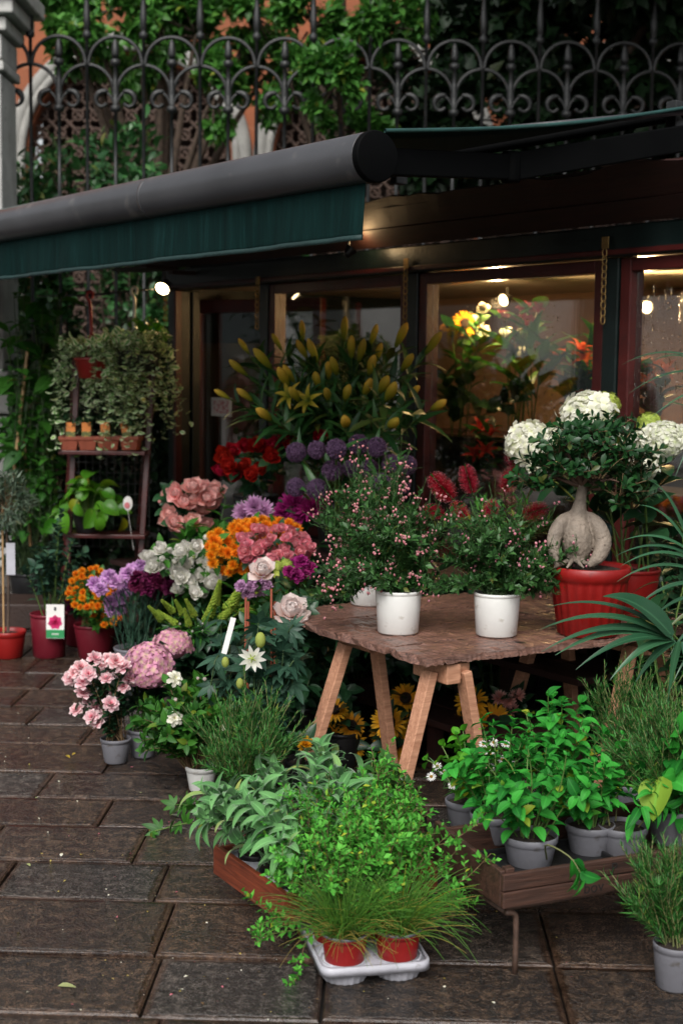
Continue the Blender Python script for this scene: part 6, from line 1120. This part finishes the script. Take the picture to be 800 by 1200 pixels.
# ------------------------------------------------------------------ grey tray: chives in front, marjoram behind
A0_, A1_ = G(378, 1161), G(504, 1151); TA2 = math.atan2(A1_[1] - A0_[1], A1_[0] - A0_[0]); tr2 = thing('pot_tray', 'pale grey moulded tray holding red chive pots on the paving', 'tray', tuple(A0_), TA2); PT_ = np.linalg.norm((A1_ - A0_)[:2]) / 2; rtray(tr2, 2, 3, PT_, PT_ * .46, .0, .052, M['tray'])
RT = np.array(Matrix.Rotation(TA2, 3, 'Z'))
def intray(i, j): return A0_ + RT @ np.array(((i + .5) * PT_, (j + .5) * PT_, .006))
for k, lab in enumerate(('chives with straw coloured tips in a red pot, marjoram trailing beside it', 'chives in a red pot at the tray corner towards the crate')):
    rg = R_(350 + k); T = thing('chive_pot', lab, 'herb', tuple(intray(k, 0) + (0, 0, .014)), 0, 'chive pots'); o = pot(T, .062, .105, M['redpot2'], taper=.82, rim=.007, rimh=.012, fill=.9); add(o, 'grey_rim', lathe([(.058, .103), (.0635, .1035), (.0645, .107), (.0625, .1105), (.058, .1095)], 32), M['greypot'])
    def chv(n, mat_, hmin, hmax, sp, nm):
        a = rg.uniform(0, 6.28, n); r = rg.uniform(.1, 1, n) * .05; h = rg.uniform(hmin, hmax, n); o_ = rg.uniform(.03, sp, n); fall = rg.uniform(0, 1, n) ** 1.7; s = np.stack([r * np.cos(a), r * np.sin(a), np.full(n, .092)], -1); az = a + rg.normal(0, .6, n)
        e = s + np.stack([o_ * np.cos(az), o_ * np.sin(az), h * (1 - 1.25 * fall * (o_ / sp))], -1); e[:, 2] = np.maximum(e[:, 2], .012); c = s * .6 + e * .4; c[:, 2] = s[:, 2] + h * .8
        t_ = np.linspace(0, 1, 9)[None, :, None]; P = (1 - t_) ** 2 * s[:, None] + 2 * t_ * (1 - t_) * c[:, None] + t_ * t_ * e[:, None]; add(T, nm, tubes(P, .0016, .0005, 3), M[mat_], kind='stuff')
    chv(430, 'g_chive', .06, .22, .23, 'blade'); chv(100, 'g_straw', .03, .14, .22, 'dry_blade')
def marj(base, lab, seed, n, h, sp, per, extra=(), lean=(0, 0)):
    rg = R_(seed); T = thing('marjoram_plant', lab, 'herb', tuple(base)); pot(T, .06, .09, M['redpot2'], taper=.82, rim=.007, rimh=.012); P = grow(rg, n, h, sp, (0, 0, .08), .04, 9, hv=.5, arch=.2); P = P + np.linspace(0, 1, P.shape[1])[None, :, None] ** 1.5 * np.array((lean[0], lean[1], 0))
    if extra: P = np.concatenate([P, np.array([path([(0, 0, .09)] + [tuple(np.asarray(q) - base) for q in e], 10) for e in extra])])
    R1, p1 = leaf_frames(rg, P, per, (.016, .03), .15, 1., (.7, 1.3), pair=True, up=.15)
    Q = []
    for q in P:
        for j in rg.integers(3, 9, 5): d = rg.normal(0, .02, 3) + (q[j] - q[j - 1]) * .6 + (0, 0, .022); Q.append(np.stack([q[j] + d * t_ for t_ in (0, .33, .66, 1)]))
    Q = np.array(Q); R2, p2 = leaf_frames(rg, Q, 8, (.012, .023), .2, 1., (.6, 1.2), pair=True, up=.15)
    add(T, 'foliage', join([inst(LF['tiny'], R1, p1), inst(LF['tiny'], R2, p2), tubes(P, .0017, .0009, 4).m(1), tubes(Q, .0009, sides=3).m(1)]), [M['g_herb'], M['twig']], kind='stuff')
marj(intray(0, 1), 'marjoram behind the chives trailing left over the paving', 360, 46, .34, .2, 26, [[D(350, 1080, 3.85), D(320, 1072, 3.8), D(285, 1045, 3.8)], [D(345, 1090, 3.8), D(318, 1095, 3.75), D(300, 1105, 3.72)], [D(360, 1100, 3.75), D(350, 1140, 3.7), D(338, 1160, 3.68)], [D(340, 1075, 3.85), D(312, 1080, 3.8), D(298, 1090, 3.78)]])
marj(intray(1, 1), 'marjoram behind the chives trailing over the crate end', 361, 46, .36, .2, 26, [[D(500, 1000, 3.9), D(530, 985, 3.85), D(568, 960, 3.85)], [D(520, 1040, 3.85), D(545, 1030, 3.8), D(575, 1000, 3.8)], [D(510, 1060, 3.8), D(535, 1055, 3.75), D(556, 1058, 3.75)]])
marj(intray(0, 2), 'marjoram at the back of the chive tray beside the sage', 362, 40, .4, .2, 26); marj(intray(1, 2), 'marjoram at the back of the chive tray before the trestle leg', 363, 40, .42, .2, 26)
marj(intray(1, 3) + (0.02, .02, 0), 'marjoram on the paving between the trestle leg and crate', 364, 34, .42, .17, 26)
# ------------------------------------------------------------------ under the table
mint(G(425, 1000), 'glossy green shrub under the table between the trestles', 370, 22, .3, .17, 12, (.045, .075), mesh(LF['leaf'], 'leaf', leafy('glossy_leaf', (.02, .08, .015, 1), (.05, .16, .03, 1), .28, .2, .2, spec=.6)), 280, name='glossy_shrub', potm='blackplastic')
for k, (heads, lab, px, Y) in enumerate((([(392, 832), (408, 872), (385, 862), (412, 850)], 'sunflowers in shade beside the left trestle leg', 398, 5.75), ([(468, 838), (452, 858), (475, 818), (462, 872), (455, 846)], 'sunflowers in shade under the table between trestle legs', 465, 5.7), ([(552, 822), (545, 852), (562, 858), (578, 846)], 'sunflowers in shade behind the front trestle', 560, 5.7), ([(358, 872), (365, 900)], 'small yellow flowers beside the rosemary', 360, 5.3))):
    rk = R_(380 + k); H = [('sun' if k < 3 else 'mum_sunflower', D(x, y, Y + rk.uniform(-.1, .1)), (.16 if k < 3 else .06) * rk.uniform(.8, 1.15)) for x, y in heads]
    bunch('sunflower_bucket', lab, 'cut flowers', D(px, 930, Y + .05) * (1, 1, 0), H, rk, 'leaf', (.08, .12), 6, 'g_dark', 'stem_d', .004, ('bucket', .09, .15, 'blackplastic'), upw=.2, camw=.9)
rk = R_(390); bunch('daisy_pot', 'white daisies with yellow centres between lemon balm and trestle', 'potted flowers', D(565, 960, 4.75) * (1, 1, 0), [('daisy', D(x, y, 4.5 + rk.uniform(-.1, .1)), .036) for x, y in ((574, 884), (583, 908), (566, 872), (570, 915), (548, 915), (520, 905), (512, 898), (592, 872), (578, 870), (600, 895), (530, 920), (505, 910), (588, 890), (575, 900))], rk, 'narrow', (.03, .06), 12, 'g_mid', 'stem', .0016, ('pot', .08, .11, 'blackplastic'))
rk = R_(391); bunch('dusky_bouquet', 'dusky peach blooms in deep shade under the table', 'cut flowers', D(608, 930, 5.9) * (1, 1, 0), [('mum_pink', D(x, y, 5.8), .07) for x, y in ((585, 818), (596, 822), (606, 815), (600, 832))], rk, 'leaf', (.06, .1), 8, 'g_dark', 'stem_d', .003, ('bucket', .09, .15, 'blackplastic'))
# ================================================================== INSIDE THE SHOP
def kin(px, py, wd): return KP(px, py, wd)
def vase(b, z): return np.array((b[0], b[1], z))
def inside(name, lab, px, wd, z, heads, seed, leaf='oval', lsize=(.1, .16), lper=7, lmat='g_mid', holder=('vase', .07, .2, 'blackplastic'), **k):
    rk = R_(seed); q = KP(px, 430, -wd); bunch(name, lab, 'cut flowers', (q[0], q[1], z), [(key, KP(x, y, -wd + rk.uniform(-.08, .08)), s) for key, x, y, s in heads], rk, leaf, lsize, lper, lmat, 'stem', .004, holder, **k)
inside('sunflower_vase', 'bright sunflowers in a vase behind the middle shop window', 545, .6, 1.05, [('sun', 545, 379, .2), ('sun', 527, 382, .16), ('rose_white', 565, 362, .1), ('rose_white', 560, 375, .1), ('rose_white', 568, 388, .09)], 400, upw=.1, camw=.9)
inside('orchid_plant', 'dark red orchid sprays behind the middle shop window', 605, .65, 1.05, [('orchid', 610 + dx, 362 + dy, .075) for dx, dy in ((0, 0), (8, -5), (15, 3), (4, 10), (12, 12), (20, -2), (-25, 5), (-18, 8), (6, 20))], 401, lper=4)
inside('orange_lily_vase', 'orange lilies in a vase behind the middle shop window', 670, .65, 1.05, [('lily_orange', x, y, .17) for x, y in ((668, 418), (685, 422), (690, 432), (655, 425), (678, 410), (700, 440), (690, 460))], 402, lper=9)
inside('red_lily_vase', 'red orange lilies low behind the middle shop window glass', 562, .35, .7, [('lily_red', x, y, .16) for x, y in ((563, 503), (568, 530), (575, 510), (556, 535))], 403, lper=9)
inside('broad_leaf_plant', 'broad leaved green plant on the inside window shelf', 625, .6, 1.05, [('bud_white', 600, 400, .04), ('bud_white', 640, 395, .03), ('bud_white', 620, 388, .03)], 404, 'lance', (.3, .4), 6)
inside('white_vase_flowers', 'dark leafy plant with white blooms low inside the window', 530, .6, 1.05, [('bud_white', 605, 466, .06), ('bud_white', 535, 470, .05), ('bud_white', 520, 440, .04)], 405, 'oval', (.12, .2), 10, 'g_dark')
inside('orange_flower_vase', 'orange lilies behind the raindrops of the right window', 765, .5, 1.05, [('lily_orange', x, y, .16) for x, y in ((750, 430), (765, 432), (758, 450), (778, 436))], 406, lper=9)
inside('tall_leaf_plant', 'tall dark leaved plant inside the shop by the far wall', 700, .9, 1.0, [('bud_white', 690, 420, .03), ('bud_white', 705, 400, .03), ('bud_white', 720, 410, .03), ('bud_white', 660, 415, .03)], 407, 'lance', (.25, .35), 8, 'g_mid')
inside('counter_plant', 'dark leafy plants on the counter behind the left shop window', 440, .8, 1.0, [('bud_white', 380, 440, .04), ('bud_white', 420, 450, .04), ('bud_white', 450, 440, .05), ('bud_white', 470, 430, .04)], 408, 'oval', (.1, .18), 10, 'g_dark')
# passers-by mirrored in the door glass
def person(loc, lab, coat, rz):
    T = thing('person', lab, 'person', loc, rz); me = bpy.data.meshes.new('body')
    J = [(0, 0, .95, .15), (0, 0, 1.2, .17), (0, 0, 1.42, .15), (0, 0, 1.52, .065), (0, .02, 1.66, .1), (0, .02, 1.75, .08), (-.2, 0, 1.4, .07), (-.27, .02, 1.12, .055), (-.22, .14, .92, .045), (-.21, .2, .84, .035), (.2, 0, 1.4, .07), (.27, .02, 1.12, .055), (.24, .1, .9, .045), (.23, .14, .82, .035), (-.1, 0, .85, .11), (-.12, .06, .48, .075), (-.12, -.04, .09, .05), (-.12, .12, .05, .045), (.1, 0, .85, .11), (.12, -.02, .48, .075), (.13, -.2, .09, .05), (.13, -.04, .05, .045)]
    E_ = [(0, 1), (1, 2), (2, 3), (3, 4), (4, 5), (2, 6), (6, 7), (7, 8), (8, 9), (2, 10), (10, 11), (11, 12), (12, 13), (0, 14), (14, 15), (15, 16), (16, 17), (0, 18), (18, 19), (19, 20), (20, 21)]
    me.from_pydata([j[:3] for j in J], E_, []); o = link('body', me, T); me.materials.append(coat); o.modifiers.new('skin', 'SKIN'); ss = o.modifiers.new('sub', 'SUBSURF'); ss.levels = 2; ss.render_levels = 2
    for v_, j in zip(me.skin_vertices[0].data, J): v_.radius = (j[3], j[3] * .8)
    me.skin_vertices[0].data[0].use_root = True
    add(T, 'hair', ball(.105, 8, 12).at((0, .0, 1.71), np.diag((.98, 1.05, 1.05))), M['blackplastic'])
person((-12.6, 7.3, 0), 'person in a dark green jacket walking past, mirrored in the door', solid('jacket', (.03, .05, .04, 1), .8), 1.2)
person((-10.6, 8.0, 0), 'person in dark red clothing standing, mirrored in the door', solid('red_coat', (.12, .03, .03, 1), .8), 2.4)
# ================================================================== FALLEN LEAVES ON THE PAVING
rk = R_(420); fl = mesh(blade(1, .55, 'leaf', 4, 1, .3, .3), 'leaf', [leafy('fallen_pale_leaf', (.3, .36, .12, 1), (.42, .46, .2, 1))]); fy = mesh(blade(1, .6, 'leaf', 4, 1, .4, .35), 'leaf', [leafy('fallen_yellow_leaf', (.4, .3, .03, 1), (.5, .36, .05, 1))]); fw = mesh(blade(1, .8, 'petal', 4, 1, .5, .4), 'petal', [M['p_cream']])
for x, y, me, s, lab in ((68, 1158, fl, .05, 'pale green fallen leaf on the nearest big slab'), (42, 937, fl, .02, 'small pale leaf scrap lying across a slab joint'), (95, 1004, fy, .02, 'small yellow leaf scrap on a brown slab'), (89, 884, fy, .022, 'yellow leaf scrap near the azalea pot'), (77, 887, fy, .03, 'brownish yellow fallen leaf on wet slab behind azalea'), (200, 957, fw, .035, 'cream petal fallen beside the trailing vine'), (165, 931, fl, .018, 'tiny pale scrap between azalea and gardenia pots'), (73, 1002, fw, .018, 'tiny white petal scrap on a grey slab'), (32, 1014, fl, .022, 'tiny green scrap beside a slab joint')):
    o = link('fallen_leaf', me, None, G(x, y) + (0, 0, .006), np.array(Matrix.Rotation(rk.uniform(0, 6.28), 3, 'Z')) * s); tag(o, lab, 'leaf')

# grit, scraps and petals washed along the joints
rk = R_(430); n = 260; q = np.array([G(rk.uniform(-10, 380) if k % 3 else rk.uniform(120, 700), rk.uniform(800, 1198)) for k in range(n)]); q[:, 2] = .003
bits = inst(blade(1, .7, 'leaf', 2, 1, .5, .4), frame(np.concatenate([rk.normal(size=(n, 2)), rk.normal(0, .15, (n, 1))], 1), np.tile((0, 0, 1.), (n, 1)) + rk.normal(0, .2, (n, 3))) * rk.uniform(.004, .013, n)[:, None, None], q)
bits.mi = np.repeat(rk.choice(4, n, p=[.45, .25, .15, .15]), 4)
o = add(None, 'leaf_litter', bits, [leafy('brown_scrap', (.05, .03, .015, 1), (.12, .07, .03, 1)), M['g_straw'], M['p_cream'], M['p_salmon']], kind='stuff'); tag(o, 'tiny leaf scraps and petals scattered over the wet paving', 'litter')
